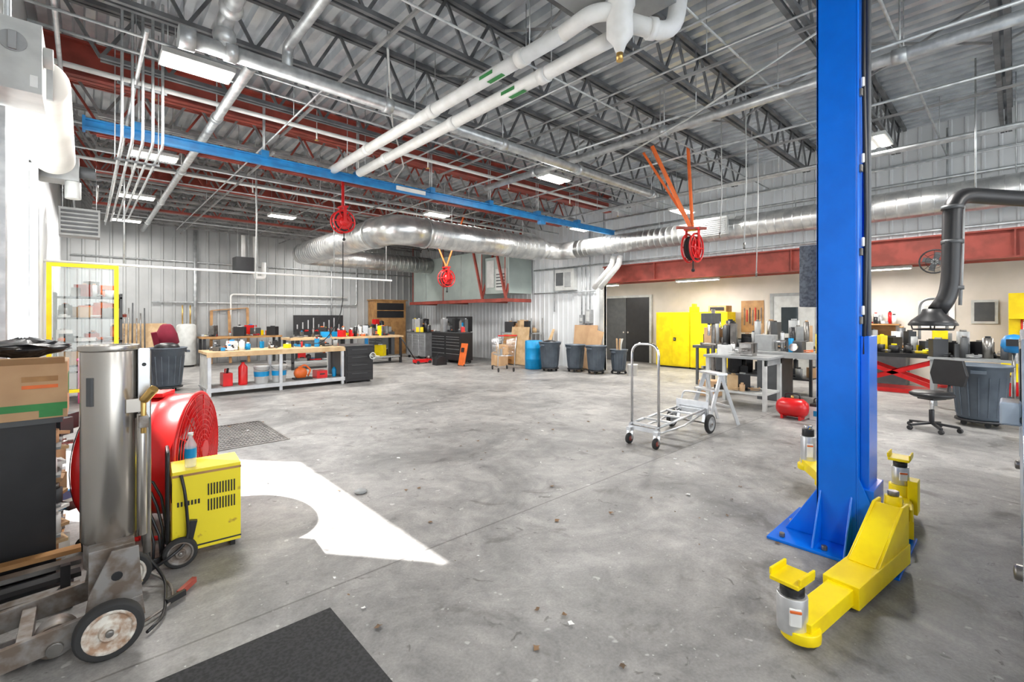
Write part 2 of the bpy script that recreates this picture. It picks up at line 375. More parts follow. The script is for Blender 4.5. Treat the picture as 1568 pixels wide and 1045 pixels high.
b.tube(bend([(5.0,10.15,3.5),(5.0,9.35,3.5),(5.8,9.35,3.5)],.75,8),.34,DUCT,28)
for q in ((5,10.15,0,1),(5.8,9.35,1,0)): b.cyl((q[0],q[1],3.5),(q[0]+q[2]*.06,q[1]+q[3]*.06,3.5),.36,DUCT,28)
ductrun((5.8,9.35,3.5),(9.6,9.35,3.5),.33)
b.cyl((9.6,9.35,3.5),(9.9,9.35,3.5),.33,DUCT,28,r2=.25)
b.tube(bend([(9.85,9.35,3.5),(10.5,9.35,3.5),(10.5,8.6,3.5)],.6,8),.25,DUCT,24)
ductrun((10.5,8.6,3.5),(10.5,-5.8,3.5),.25)
for x,y in ((6.6,9.35),(9,9.35),(5,12),(10.5,6),(10.5,3),(10.5,0),(10.5,-3)):
    b.cyl((x,y,3.7),(x,y,ZR),.008,GALV,6)
b.box(10.12,10.2,4.2,5.0,3.33,3.72,LGREY)
for i in range(8): b.box(10.105,10.12,4.23,4.97,3.36+i*.042,3.385+i*.042,GREY)
b.box(10.2,10.3,4.25,4.95,3.36,3.69,GALV)
b.done()
b=B('air_handling_unit')
b.box(9.8,10.9,12.15,16.6,2.14,3.75,AHU)
for y in (13.3,14.5,15.6): b.box(9.785,9.8,y,y+.02,2.2,3.7,GREY)
b.box(9.9,10.9,10.9,12.1,2.3,3.5,AHU); b.box(9.88,9.9,11.0,11.55,2.4,3.1,LGREY); b.box(9.88,9.9,11.62,12.0,2.5,3.4,LGREY)
for i in range(5): b.box(9.87,9.88,11.05,11.5,2.5+i*.1,2.54+i*.1,DGREY)
for y in (10.95,12.12,14.4,16.55):
    b.box(9.72,10.92,y-.03,y+.03,2.02,2.13,REDP); b.cyl((9.77,y,2.1),(9.77,y,ZR),.018,REDP,6)
b.box(9.7,9.8,10.8,16.7,2.02,2.13,REDP)
for y in (12.12,10.95): b.beam((9.77,y,2.1),(10.5,y,4.4),.06,.06,REDP); b.beam((9.77,y-.05,2.1),(9.77,y+.5,3.9),.07,.07,REDP)
b.done(.008)
def fixture(x,y,z=4.1,e=118,long='x',name='led_high_bay_light',w=.62,zt=ZR,d=.17):
    b=B(name); a,c_=(w/2,d)
    if long=='y': a,c_=c_,a
    b.box(x-a,x+a,y-c_,y+c_,z,z+.05,LGREY)
    if long=='x':
        for s_ in (-1,1): b.box(x-a+.02,x+a-.02,y+s_*d*.5-.05,y+s_*d*.5+.05,z-.012,z,LED)
    else:
        for s_ in (-1,1): b.box(x+s_*d*.5-.03,x+s_*d*.5+.03,y-c_+.02,y+c_-.02,z-.012,z,LED)
    b.box(x-a*.5,x+a*.5,y-c_*.5,y+c_*.5,z+.05,z+.09,GREY)
    for s_ in (-1,1): b.cyl((x+s_*a*.8,y,z+.05),(x+s_*a*.8,y,zt),.005,GALV,6)
    o=b.done()
    ld=bpy.data.lights.new('led_lamp','AREA'); ld.shape='RECTANGLE'; ld.size=2*a; ld.size_y=2*c_; ld.energy=e; ld.color=(1,.97,.93); ld.spread=math.radians(180)
    lo=bpy.data.objects.new('led_lamp',ld); S.collection.objects.link(lo); lo.parent=o; lo.location=(x-o.location.x,y-o.location.y,z-.03-o.location.z)
    return o
for x,y in ((.85,5.7),(.8,9.3),(.8,12.7),(.8,16.0),(6.4,5.8),(6.5,9.85),(6.4,12.7),(6.4,16.0),(3.6,-2.2),(.9,-2.2),(7.9,-2.2),(3.7,12.7),(8.5,1.4)):  # southernmost row is unseen, added as extra light
    fixture(x,y)
for y in (5.1,8.0): fixture(9.9,y,3.92)
for y in (6.0,2.05,-1.8): fixture(12.5,y,2.55,85,'y','strip_light',1.2,3.095,.08)
fixture(12.5,9.2,2.55,40,'y','strip_light',1.2,3.095,.08)

def reel(x,y,z,r=.21):
    b=B('hose_reel')
    for s_ in (-.07,.07):
        b.ring((x,y+s_,z),r,.016,RED,'y'); b.ring((x,y+s_,z),r*.72,.008,RED,'y')
        for k in range(6):
            a=k*math.pi/3; b.cyl((x,y+s_,z),(x+r*math.cos(a),y+s_,z+r*math.sin(a)),.014,RED,6)
        b.lathe([(.02,-.012),(r*.45,-.012),(r*.45,.012),(.02,.012)],(x,y+s_,z),RED,20,'y')
    for q in (-.045,-.015,.015,.045): b.ring((x,y+q,z),r*.78,.016,RUB,'y')
    b.lathe([(r*.68,-.06),(r*.68,.06)],(x,y,z),RED,24,'y')
    b.cyl((x,y-.11,z),(x,y+.11,z),.035,RED,12)
    for s_ in (-1,1): b.box(x-.03,x+.03,y+s_*.105-.008,y+s_*.105+.008,z-.03,z+r+.09,RED)
    b.box(x-.06,x+.06,y-.12,y+.12,z+r+.06,z+r+.09,RED)
    b.cyl((x+.02,y,z-r*.8),(x+.02,y,z-r-.12),.012,RUB,8); b.sph((x+.02,y,z-r-.13),.03,RUB)
    return b
b=reel(7.3,3.58,2.67,.23)
for dx,dy in ((-.25,.75),(.05,.1)): b.beam((7.3,3.58,2.98),(7.3+dx,3.58+dy,4.36),.04,.04,ORG)
b.beam((7.3,3.6,2.98),(6.85,4.05,4.35),.05,.05,ORG)
b.beam((7.0,3.7,2.98),(7.4,3.4,2.98),.04,.04,REDP); b.done()
b=reel(7.3,10.6,2.6,.23); b.beam((7.3,10.6,2.91),(6.9,11,4.3),.035,.035,ORG); b.beam((7.3,10.6,2.91),(7.6,10.2,4.3),.035,.035,ORG); b.done()
b=reel(3.7,8.9,3.4); b.beam((3.7,8.9,3.68),(3.7,8.9,4.3),.04,.04,RED); b.done()
b=B('hanging_hose'); b.tube(bend([(3.72,8.95,3.02),(3.72,8.95,1.6),(3.6,9.6,1.0),(3.55,10.55,.96)],.4),.009,RUB,8); b.done()
b=B('hanging_air_line'); 
for x,y,z in ((2.4,9.9,1.3),(6.9,2.6,2.6),(7.5,3.2,2.9),(8.2,2.9,2.3)): b.tube([(x,y,ZR),(x+.02,y,3.4),(x,y+.02,z)],.008,LGREY,6); b.cyl((x,y+.02,z),(x,y+.02,z-.09),.015,STEEL,8)
b.done()

# ------------------------------------------------- roll-up door gear
b=B('roll_up_door')
b.lathe([(.03,0),(.19,0),(.2,.02),(.2,2.55),(.19,2.58),(.03,2.58)],(-.29,5.45,3.5),CREAM,32,'y')
b.box(-.495,-.2,5.42,5.45,3.35,3.75,GREY); b.box(-.495,-.2,8.04,8.07,3.35,3.75,GREY)
b.box(-.47,-.44,5.02,7.98,3.38,3.55,CREAM)
b.done()
b=B('chain_hoist_operator'); b.box(-.45,-.06,8.2,8.55,3.3,3.6,GREY); b.cyl((-.12,8.3,3.3),(-.12,8.3,3.08),.08,LGREY); b.cyl((-.06,8.35,3.45),(.1,8.35,3.45),.08,DGREY); b.box(-.499,-.44,8.2,8.6,3.1,3.7,GREY); b.ring((.12,8.35,3.2),.1,.01,STEEL,'x'); b.done(.01)
b=B('electrical_disconnect_box'); b.box(-.499,-.22,4.55,4.98,3.08,3.56,LGREY); b.cyl((-.22,4.7,3.4),(-.17,4.7,3.4),.07,LGREY,20); b.cyl((-.36,4.54,3.4),(-.36,4.55,3.4),.07,GREY,20); b.box(-.28,-.24,4.545,4.55,3.12,3.2,PAPER); b.box(-.38,-.34,4.52,4.54,3.34,3.46,GREY); b.tube([(-.4,4.75,3.56),(-.4,4.75,ZR)],.02,GALV,8); b.done(.01)
b=B('hanging_unit_heater'); b.box(-.35,.2,11.4,11.8,3.0,3.5,GREY); 
for i in range(6): b.box(-.32,.17,11.385,11.4,3.04+i*.075,3.08+i*.075,DGREY)
hangers(b,[(-.3,11.45),(.15,11.75)],3.5); b.done(.01)
b=B('hanging_unit_heater'); b.box(3.4,3.9,16.2,16.7,2.9,3.4,BLKM); b.cyl((3.65,16.45,3.4),(3.65,16.45,4.1),.06,WPIPE); b.tube(bend([(4.0,16.5,4.1),(4.0,16.5,2.8),(4.25,16.5,2.8),(4.25,16.5,3.3)],.08),.07,WPIPE)
hangers(b,[(3.45,16.25),(3.85,16.65)],3.4); b.done(.01)
b=B('curtain_rail'); b.cyl((-.5,10.6,2.45),(5.65,10.6,2.45),.022,WPIPE,10)
for x in (.5,2.6,4.2,5.5): b.cyl((x,10.6,2.45),(x,10.6,ZR),.012,GALV,8)
b.done()
b=B('welding_screen')
b.box(-.46,.42,10.44,10.49,2.36,2.42,YEL); b.box(.36,.42,10.44,10.49,.0,2.36,YEL); b.box(-.46,-.4,10.44,10.49,0,2.36,YEL); b.box(-.4,.36,10.44,10.49,.3,.35,YEL)
for i in range(5): b.box(-.39+i*.15,-.26+i*.15,10.455+.006*(i%2),10.46+.006*(i%2),.36,2.34,CLEAR)
b.box(.3,.48,10.2,10.7,0,.04,YEL); b.box(-.49,-.38,10.2,10.7,0,.04,YEL); b.done()

# ---------------------------------------------------------------- clutter generator
def clutter(b,x0,x1,y0,y1,z,n,mats,smin=.04,smax=.18,hmax=.2,seed=1):
    R=random.Random(seed)
    for i in range(n):
        x=R.uniform(x0,x1);y=R.uniform(y0,y1);m=R.choice(mats);t=R.random();a=R.uniform(smin,smax);h=R.uniform(.03,hmax)
        if t<.35: b.obox((x,y,z+h/2),(a*1.4,a,h),m,rz=R.uniform(0,3)); b.obox((x,y,z+h+.01),(a*.6,a*.3,.03),R.choice(mats),rz=R.uniform(0,3))
        elif t<.6: b.cyl((x,y,z),(x,y,z+h),a*.4,m,12); b.cyl((x,y,z+h),(x,y,z+h+.03),a*.22,R.choice(mats),10)
        elif t<.8:
            an=R.uniform(0,3.1); d=Vector((math.cos(an),math.sin(an),0))*a
            b.cyl(Vector((x,y,z+.03))-d,Vector((x,y,z+.03))+d,.016,m,8); b.obox(Vector((x,y,z+.035))+d,(.07,.07,.06),R.choice(mats),rz=an)
        else:
            b.tube([(x+a*.5*math.cos(q*.5),y+a*.5*math.sin(q*.5),z+.015+q*.002) for q in range(25)],.008,m,6)
TOOLM=[BLK,BLKM,GREY,RED,ORG,YEL,BLUP,STEEL,WHT,DGREY,ALU,BLK,STEEL]
DARKM=[BLK,BLKM,STEEL,DGREY,GREY,BLK,WOODC,RED,DGREY]

# ---------------------------------------------------------------- vehicle lift post
b=B('vehicle_lift_post')
X0,X1,Y0,Y1=3.72,4.08,.71,.935
b.box(3.5,4.22,.46,1.18,0,.02,BLUE)
b.box(X0,X1,Y1-.015,Y1,.02,4.3,BLUE); b.box(X0,X0+.015,Y0,Y1,.02,4.3,BLUE); b.box(X1-.015,X1,Y0,Y1,.02,4.3,BLUE)
b.box(X0,X0+.11,Y0-.012,Y0,.02,4.3,BLUE); b.box(X1-.11,X1,Y0-.012,Y0,.02,4.3,BLUE)
b.box(X0+.12,X1-.12,Y0+.03,Y1-.03,.3,1.25,BLUE)
b.box(X0+.02,X1-.02,Y0-.09,Y0-.02,.18,.42,BLUE)
b.box(X0+.05,X1-.05,Y0-.06,Y0-.013,.4,1.42,BLUE)
b.cyl((X0+.19,Y0-.03,1.2),(X0+.19,Y0-.03,4.3),.018,DGREY,10)
b.tube([(X0+.06,Y0-.03,1.3),(X0+.07,Y0-.04,2.2),(X0+.05,Y0-.03,3.2),(X0+.06,Y0-.03,4.3)],.012,BLK,8)
b.box(X0-.02,X1+.02,Y0-.1,Y1+.02,4.3,4.34,BLUE)
for x in (X0+.02,X1-.03): b.prism([(Y1,.02),(Y1+.2,.02),(Y1,.36)],x,x+.012,BLUE,'yz')
for y in (Y0+.02,Y1-.03): b.prism([(X0,.02),(X0-.2,.02),(X0,.36)],y,y+.012,BLUE); b.prism([(X1,.02),(X1+.13,.02),(X1,.36)],y,y+.012,BLUE)
b.prism([(Y0-.01,.02),(Y0-.2,.02),(Y0-.01,.5)],X0,X0+.012,BLUE,'yz')
for x,y in ((3.56,.55),(3.56,.85),(3.56,1.1),(3.85,1.12),(4.15,1.1),(4.15,.55)): b.cyl((x,y,.02),(x,y,.05),.018,STEEL,8)
b.box(X0+.09,X0+.29,Y1,Y1+.13,1.62,2.06,SPECK)
for z in (1.5,1.95,2.5,3.0): b.box(X0+.015,X0+.05,Y0-.03,Y0-.012,z,z+.05,STEEL); b.cyl((X0+.03,Y0-.03,z+.06),(X0+.03,Y0-.03,z+.12),.01,WHT,8)
def pad(c_,h,y0=0.,r=.062,cap=True,d=Vector((1,0,0))):
    """adapter stack: silver extension with black collar and yellow saddle"""
    n_=Vector((-d.y,d.x,0)); a=math.atan2(d.y,d.x)
    b.cyl(c_,c_+Vector((0,0,h*.72)),r,CYLM,24)
    b.cyl(c_+Vector((0,0,h*.72)),c_+Vector((0,0,h*.9)),r*.8,BLK,20); b.cyl(c_+Vector((0,0,h*.9)),c_+Vector((0,0,h)),r*.6,CHROME,16)
    b.lathe([(r+.001,h*.15),(r+.001,h*.55)],c_,PAPER,24,cap=False) if cap=='label' else None
    if cap:
        b.obox(c_+Vector((0,0,h+.01)),(.17,.13,.02),YEL,rz=a)
        for s_ in (-1,1): b.obox(c_+n_*s_*.065+Vector((0,0,h+.035)),(.15,.012,.035),YEL,rz=a)
    b.obox(c_+Vector((-r*.85,-r*.45,h*.38)),(.016,.05,h*.35),PAPER,rz=.5)
    b.obox(c_+Vector((-r*.88,-r*.48,h*.5)),(.016,.05,.015),ORG,rz=.5)
def armfull(p,q,h0=.3):
    p=Vector(p);q=Vector(q);d=(q-p).normalized();n_=Vector((-d.y,d.x,0));L_=(q-p).length
    b.beam(p,p+d*L_*.62,.17,.12,YEL); b.beam(p+d*L_*.5,q,.12,.085,YEL)
    for s_ in (-1,1):
        o_=n_*s_*.07
        pts=[p+Vector((0,0,.05)),p+Vector((0,0,h0)),p+d*.1+Vector((0,0,h0)),p+d*.5+Vector((0,0,.05))]
        th=n_*.008
        vs=[v+o_-th for v in pts]+[v+o_+th for v in pts]
        b.add(vs,[(3,2,1,0),(4,5,6,7),(0,1,5,4),(1,2,6,5),(2,3,7,6),(3,0,4,7)],YEL)
    b.beam(p+d*.08+Vector((0,0,h0-.01)),p+d*.5+Vector((0,0,.06)),.13,.012,YEL)
    b.cyl(p+Vector((0,0,-.07)),p+Vector((0,0,h0+.03)),.045,YEL,14); b.cyl(p+Vector((0,0,h0+.03)),p+Vector((0,0,h0+.06)),.03,STEEL,12)
    b.lathe([(.085,-.05),(.085,.0),(.07,.0)],q-d*.03,YEL,20)
    return q-d*.03,d
c_,dd=armfull((3.72,.52,.1),(2.48,.70,.075)); pad(c_+Vector((-.02,.03,-.02)),.235,r=.066,d=dd)
c_,dd=armfull((4.1,.55,.1),(4.75,.63,.1),.14)
b.cyl((4.66,.61,.05),(4.66,.61,.25),.07,YEL,20); b.box(4.6,4.72,.5,.56,.05,.3,YEL); pad(Vector((4.66,.61,.25)),.19,r=.055)
c_,dd=armfull((4.2,.75,.12),(4.98,1.33,.18),.1); pad(c_,.36,r=.062,cap=False)
b.box(3.75,4.15,.5,.64,.06,.18,YEL)
b.done(.004)

# ---------------------------------------------------------------- foreground left
b=B('rubber_mat'); b.box(-.45,.95,.3,2.45,.001,.014,MATB); b.done()
def wheel(b,c_,r,w,ax,hub=HUB,tire=RUB):
    b.lathe([(r*.76,-w/2),(r*.93,-w/2),(r,-w*.3),(r,w*.3),(r*.93,w/2),(r*.76,w/2)],c_,tire,28,ax,cap=False)
    b.lathe([(.01,-w*.5),(r*.28,-w*.6),(r*.32,-w*.3),(r*.6,-w*.3),(r*.66,-w*.48),(r*.77,-w*.48),(r*.77,w*.48),(r*.66,w*.48),(r*.6,w*.3),(r*.32,w*.3),(r*.28,w*.6),(.01,w*.5)],c_,hub,28,ax)
    b.lathe([(.005,-w*.8),(r*.12,-w*.78),(r*.12,w*.78),(.005,w*.8)],c_,STEEL,12,ax)
b=B('wheeled_end_lift_jack')
cx,cy=.09,3.14
b.lathe([(.1,.42),(.112,.44),(.112,1.375)],(cx,cy,0),MAST,40)
b.lathe([(.113,1.375),(.122,1.38),(.122,1.405),(.105,1.405),(.105,1.36)],(cx,cy,0),MAST,40)
b.lathe([(.07,.06),(.075,.4),(.1,.42)],(cx,cy,0),RUST,24)
b.cyl((cx,cy,.3),(cx,cy,.44),.1,RUST,28)
b.obox((cx-.075,cy-.085,1.18),(.012,.03,.14),DGREY,rz=.7)
b.cyl((cx+.125,cy-.07,.42),(cx+.125,cy-.07,1.05),.022,MAST,14); b.cyl((cx+.15,cy-.02,.3),(cx+.15,cy-.02,1.37),.018,STEEL,12)
b.box(cx+.11,cx+.16,cy-.06,cy+.03,1.02,1.38,ALU); b.cyl((cx+.135,cy-.062,1.3),(cx+.135,cy-.058,1.3),.01,BLK,8); b.cyl((cx+.135,cy-.062,1.12),(cx+.135,cy-.058,1.12),.01,BLK,8)
b.cyl((cx+.13,cy-.1,1.12),(cx+.17,cy-.15,1.18),.022,BRASS,10); b.cyl((cx+.13,cy-.1,.95),(cx+.13,cy-.1,1.12),.012,BRASS,8); b.box(cx+.11,cx+.15,cy-.12,cy-.05,.98,1.04,RUST)
b.box(cx+.06,cx+.12,cy-.1,cy-.03,1.06,1.13,MAST)
for yy in (cy-.25,cy+.13):
    b.beam((cx+.12,yy,.15),(-.47,yy,.07),.025,.1,RUST)
    b.prism([(cx-.1,.12),(cx+.12,.12),(cx+.1,.44),(cx+.0,.44),(cx-.08,.26)],yy-.008,yy+.008,RUST)
b.cyl((cx+.02,cy-.26,.32),(cx+.02,cy+.14,.32),.022,BLKM,12)
b.box(cx-.08,cx+.09,cy-.2,cy-.1,.2,.44,RUST); b.cyl((cx-.02,cy-.205,.33),(cx-.02,cy-.2,.33),.018,BLK,12)
b.beam((-.44,cy-.25,.07),(-.44,cy+.13,.07),.06,.08,RUST); b.beam((-.2,cy-.25,.1),(-.2,cy+.13,.1),.05,.06,RUST)
b.cyl((-.1,cy-.2,.08),(-.1,cy-.1,.08),.075,RUST,20); b.cyl((-.1,cy-.28,.08),(-.1,cy-.26,.08),.03,STEEL,12)
wheel(b,(.08,2.79,.126),.126,.06,'y'); wheel(b,(.17,3.34,.126),.11,.06,'y')
b.cyl((.08,2.76,.126),(.08,3.3,.126),.014,STEEL,8)
b.cyl((.03,2.88,.05),(.2,2.9,.26),.012,STEEL,8)
b.done(.002)
# large drum fan
b=B('drum_fan',(.48,4.45,0),1.11)
r=.44;zc=.5;hd=.2;bk=.4
b.lathe([(r,-hd),(r+.02,-hd+.01),(r,-hd+.03),(r,-.02),(r+.008,0),(r,.02),(r,bk-.03),(r+.02,bk-.01),(r,bk),(r-.012,bk),(r-.012,-hd),(r,-hd)],(0,0,zc),RED,48,'y',cap=False)
for k in range(2,12): b.ring((0,-hd-.03+.025*(k/11.)**2,zc),r*k/11.2,.004,RED,'y',36,5); b.ring((0,bk+.01,zc),r*k/11.2,.003,BLK,'y',28,4)
for k in range(14):
    a=2*math.pi*k/14; b.cyl((.05*math.cos(a),-hd-.03,zc+.05*math.sin(a)),(r*math.cos(a),-hd,zc+r*math.sin(a)),.005,RED,5)
b.cyl((0,-hd-.045,zc),(0,-hd-.02,zc),.07,RED,20); b.cyl((0,-.14,zc),(0,.15,zc),.09,BLKM,16)
b.box(-.02,.02,.1,.14,zc-r+.01,zc+r-.01,BLKM)
for k in range(4):
    a=math.pi/2*k+.4; b.obox((.2*math.cos(a),-.06,zc+.2*math.sin(a)),(.3,.012,.13),ALU,ry=-a)
for s_ in (-1,1):
    b.tube(bend([(s_*.47,0,zc),(s_*.47,0,.03),(s_*.44,-.2,.02)],.06),.016,RED,8); b.tube([(s_*.47,0,.04),(s_*.47,.3,.03)],.016,RED,8); b.cyl((s_*.43,0,zc),(s_*.49,0,zc),.035,BLK,12)
    b.cyl((s_*.45,.3,.05),(s_*.49,.3,.05),.05,RUB,14)
b.tube([(-.47,.28,.05),(.47,.28,.05)],.015,RED,8); b.box(-.12,.1,.0,.14,zc+r,zc+r+.03,RED)
b.done()
b=B('battery_charger_cart',(.59,3.66,0),-.08)
W,D,H0,H1=.185,.14,.07,.58
b.box(-W,W,-D,D,H0,H1,YELR)
for r_ in range(2):
    for i in range(10): b.box(.0+i*.016,.008+i*.016,-D-.004,-D,.40-r_*.1,.475-r_*.1,BLK)
for i in range(7): b.box(-.16+i*.018,-.15+i*.018,-D-.004,-D,.36,.39,BLK)
for i in range(8): b.box(-W-.004,-W,-.1+i*.025,-.088+i*.025,.38,.5,BLK)
b.box(-W-.003,W+.003,-D-.003,-D,.545,.56,WOODC); b.box(-W-.003,W+.003,-D-.003,-D,.09,.1,BLKM)
b.tube(bend([(-W-.02,-D+.02,.1),(-W-.02,-D+.02,.7),(-W-.02,D-.02,.7),(-W-.02,D-.02,.1)],.06),.01,BLKM,8)
b.tube(bend([(-.14,-D-.01,.56),(-.12,-D-.05,.45),(-.1,-D-.03,.15),(-.2,-D-.1,.1),(-.32,-D-.05,.02)],.08),.009,BLK,8)
b.obox((-.09,-D-.02,.2),(.04,.03,.14),BLK,ry=.2)
for s_ in (-1,1): wheel(b,(-W+.04,s_*(D+.035),.09),.09,.045,'y',hub=RUST)
b.cyl((-W+.04,-D-.03,.09),(-W+.04,D+.03,.09),.01,STEEL,8); b.box(W-.05,W-.02,-.05,.05,0,.07,BLKM); b.box(-W+.02,-W+.06,-.1,.1,.05,.08,BLKM)
b.done(.005)
b=B('water_bottle'); b.lathe([(.03,0),(.033,.01),(.033,.06),(.03,.08),(.033,.1),(.033,.14),(.013,.185),(.013,.2)],(.5,3.61,.581),BOTTLE,18)
b.lathe([(.0335,.06),(.0335,.12)],(.5,3.61,.581),BLUP,18,cap=False); b.cyl((.5,3.61,.781),(.5,3.61,.8),.015,WHT,12); b.done()
b=B('jumper_cable_coil')
for k in range(5):
    R_=random.Random(k); pts=[(.22+.015*k+(.06+.012*k)*math.cos(t*.4)+R_.uniform(-.01,.01),3.52+.02*k+(.08)*math.sin(t*.4),.03+.012*k+(.26+.05*k)*max(0,math.sin(t*.4))) for t in range(17)]
    b.tube(pts,.008,BLK,6)
b.tube(bend([(.25,3.5,.4),(.24,3.4,.2),(.34,3.3,.05),(.3,2.95,.02),(.22,2.85,.02)],.1),.008,BLK,6)
b.tube(bend([(.2,3.5,.1),(.36,3.3,.02),(.35,3.05,.02),(.2,2.95,.02)],.1),.007,RUST,6)
b.obox((.42,3.16,.03),(.14,.025,.03),REDP,rz=.9); b.obox((.36,3.08,.03),(.1,.02,.03),BLKM,rz=.5)
b.done()
b=B('black_parts_cabinet')
b.box(-.49,-.13,3.88,3.9,.02,.92,BLKM); b.box(-.49,-.13,4.88,4.9,.02,.92,BLKM); b.box(-.49,-.47,3.9,4.88,.02,.92,BLKM)
b.box(-.49,-.1,3.86,4.92,.92,.95,DGREY)
for z in (.04,.22,.4,.58,.75): b.box(-.48,-.11,3.9,4.88,z,z+.015,WOODC if z<.1 else GREY)
PM=[WOOD,CARD,WHT,STEEL,PAPER,DGREY,BLUP]
for i,z in enumerate((.056,.236,.416,.596,.766)): clutter(b,-.3,-.13,3.95,4.8,z,18,PM,.05,.13,.13,3+i)
for i in range(9): b.obox((-.15,3.95+i*.02,.1+.09*i),(.12,.1,.02),[PAPER,WOOD,CARD][i%3],rz=.3*i,rx=.1*(i%3))
b.done()
b=B('cardboard_box'); b.box(-.47,-.08,3.86,4.25,.951,1.28,CARD); b.box(-.47,-.08,3.858,3.86,1.0,1.04,GRN); b.box(-.2,-.1,3.857,3.859,.96,1.0,GRN); b.box(-.27,-.12,3.857,3.859,1.13,1.15,ORG); b.box(-.27,-.12,3.857,3.859,1.17,1.2,WOODC)
b.box(-.08,-.078,3.95,4.15,1.08,1.2,GRN); b.obox((-.28,3.83,1.29),(.38,.1,.006),CARD,rx=-.5); b.done()
b=B('black_plastic_bag'); 
vs=[];nn=22;mm=14;R_=random.Random(5)
for j in range(mm):
    for i in range(nn):
        a=2*math.pi*i/nn; t=j/(mm-1); rr_=math.sin(math.pi*(.04+.92*t)); w_=1+.22*math.sin(5*a+3*t*3)*math.sin(7*t+a)+R_.uniform(-.1,.1)
        vs.append((-.27+.19*rr_*w_*math.cos(a),4.05+.17*rr_*w_*math.sin(a),1.285+.13*t**.8+R_.uniform(0,.012)))
fs=[(j*nn+i,j*nn+(i+1)%nn,(j+1)*nn+(i+1)%nn,(j+1)*nn+i) for j in range(mm-1) for i in range(nn)]
b.add(vs,fs,BLK); b.done()
b=B('plastic_jug'); b.lathe([(.09,0),(.1,.02),(.1,.22),(.05,.28),(.04,.3)],(-.25,4.5,.951),LGREY,16); b.done()
b=B('steel_scrap_rack')
b.box(-.49,-.05,3.4,3.82,.001,.04,DGREY)
for i in range(4): b.beam((-.48,3.45+i*.1,.07+.035*i),(-.02,3.5+i*.09,.07+.035*i),.07,.025,[RUST,BLKM,STEEL,WOODC][i])
b.beam((-.45,3.5,.04),(-.45,3.5,.2),.04,.04,BLKM); b.beam((-.08,3.5,.04),(-.08,3.5,.2),.04,.04,BLKM); b.beam((-.45,3.78,.04),(-.45,3.78,.2),.04,.04,BLKM); b.done()
b=B('floor_drain_grate')
b.box(.9,1.9,6.2,6.22,.001,.008,STEEL); b.box(.9,1.9,7.58,7.6,.001,.008,STEEL); b.box(.9,.92,6.22,7.58,.001,.008,STEEL); b.box(1.88,1.9,6.22,7.58,.001,.008,STEEL)
for i in range(24): b.box(.94+i*.04,.952+i*.04,6.22,7.58,.001,.007,STEEL)
for i in range(14): b.box(.92,1.88,6.3+i*.095,6.306+i*.095,.001,.0075,STEEL)
b.done()
b=B('fallen_leaves'); R=random.Random(3)
for i in range(110):
    x=R.uniform(.7,5.5);y=R.uniform(1.0,8.5);s_=R.uniform(.006,.03);a=R.uniform(0,6)
    v=[(x+s_*math.cos(a+t)*(1 if k%2==0 else .5),y+s_*math.sin(a+t)*(1 if k%2==0 else .5),.004+R.uniform(0,.01)) for k,t in enumerate([0,.8,1.6,2.6,3.3,4.2,5.2])]
    b.add(v,[tuple(range(7))],LEAF if i%3 else PAPER)
b.done()
b=B('crumpled_rag'); b.lathe([(.05,0),(.06,.015),(.035,.03),(.01,.035)],(1.78,3.9,.001),GREY,9); b.done()

# ---------------------------------------------------------------- main workbench
b=B('workbench')
x0_,x1_,y0_,y1_=1.7,5.1,10.45,11.35
b.box(x0_,x1_-.7,y0_,y1_,.81,.86,WOOD); b.box(x0_,x1_-.7,y0_-.01,y0_,.76,.86,WOOD)
for x in (x0_+.02,x0_+1.3,x1_-.78):
    for y in (y0_+.02,y1_-.08): b.box(x,x+.06,y,y+.06,0,.81,ALU)
b.box(x0_,x1_-.72,y0_+.02,y1_-.02,.12,.16,GREY); b.box(x0_,x1_-.7,y0_+.01,y0_+.05,.08,.16,ALU); b.box(x0_+.02,x0_+.06,y0_+.08,y1_-.08,.16,.78,LGREY)
b.box(x1_-.7,x1_-.02,y0_,y1_,.04,.84,BLKM); b.box(x1_-.72,x1_,y0_-.02,y1_,.84,.87,BLKM)
for z in (.1,.3,.48,.66): b.box(x1_-.66,x1_-.06,y0_-.012,y0_,z,z+.15,BLK); b.box(x1_-.55,x1_-.17,y0_-.02,y0_-.012,z+.11,z+.12,DGREY)
for xx in (x1_-.66,x1_-.1):
    for yy in (y0_+.06,y1_-.06): b.cyl((xx,yy,0),(xx,yy,.05),.03,RUB,10)
b.done(.003)
b=B('workbench_tools'); clutter(b,1.85,4.3,10.75,11.2,.862,36,TOOLM,.05,.14,.2,11); 
b.tube([(2.3+.0,11.0,.862),(2.3,11,1.0)],.05,WHT,12); clutter(b,2.1,2.5,10.6,10.9,.862,8,[WHT,PAPER,BLUP],.08,.16,.2,8)
b.done()
def bucket(x,y,z,m=WHT):
    b=B('paint_bucket'); b.lathe([(.13,0),(.148,.34),(.155,.34),(.155,.37),(.01,.375)],(x,y,z),m,20); b.lathe([(.142,.14),(.147,.24)],(x,y,z),BLUP,20,cap=False)
    b.tube([(x-.155*math.cos(t*.3),y-.155*math.sin(t*.3),z+.33-.07*math.sin(t*.3)) for t in range(11)],.004,STEEL,5); b.done()
bucket(2.72,10.72,.161);bucket(3.05,10.68,.161)
b=B('gas_can'); b.box(2.0,2.17,10.6,10.9,.161,.42,RED); b.cyl((2.08,10.66,.42),(2.08,10.58,.52),.02,BLK); b.tube(bend([(2.08,10.7,.42),(2.08,10.7,.49),(2.08,10.86,.49),(2.08,10.86,.42)],.03),.012,RED,8); b.done(.02)
b=B('fire_extinguisher'); b.lathe([(.08,0),(.085,.02),(.085,.36),(.03,.43),(.03,.46)],(2.36,10.66,.161),RED,16); b.box(2.32,2.42,10.64,10.68,.62,.66,BLK); b.done()
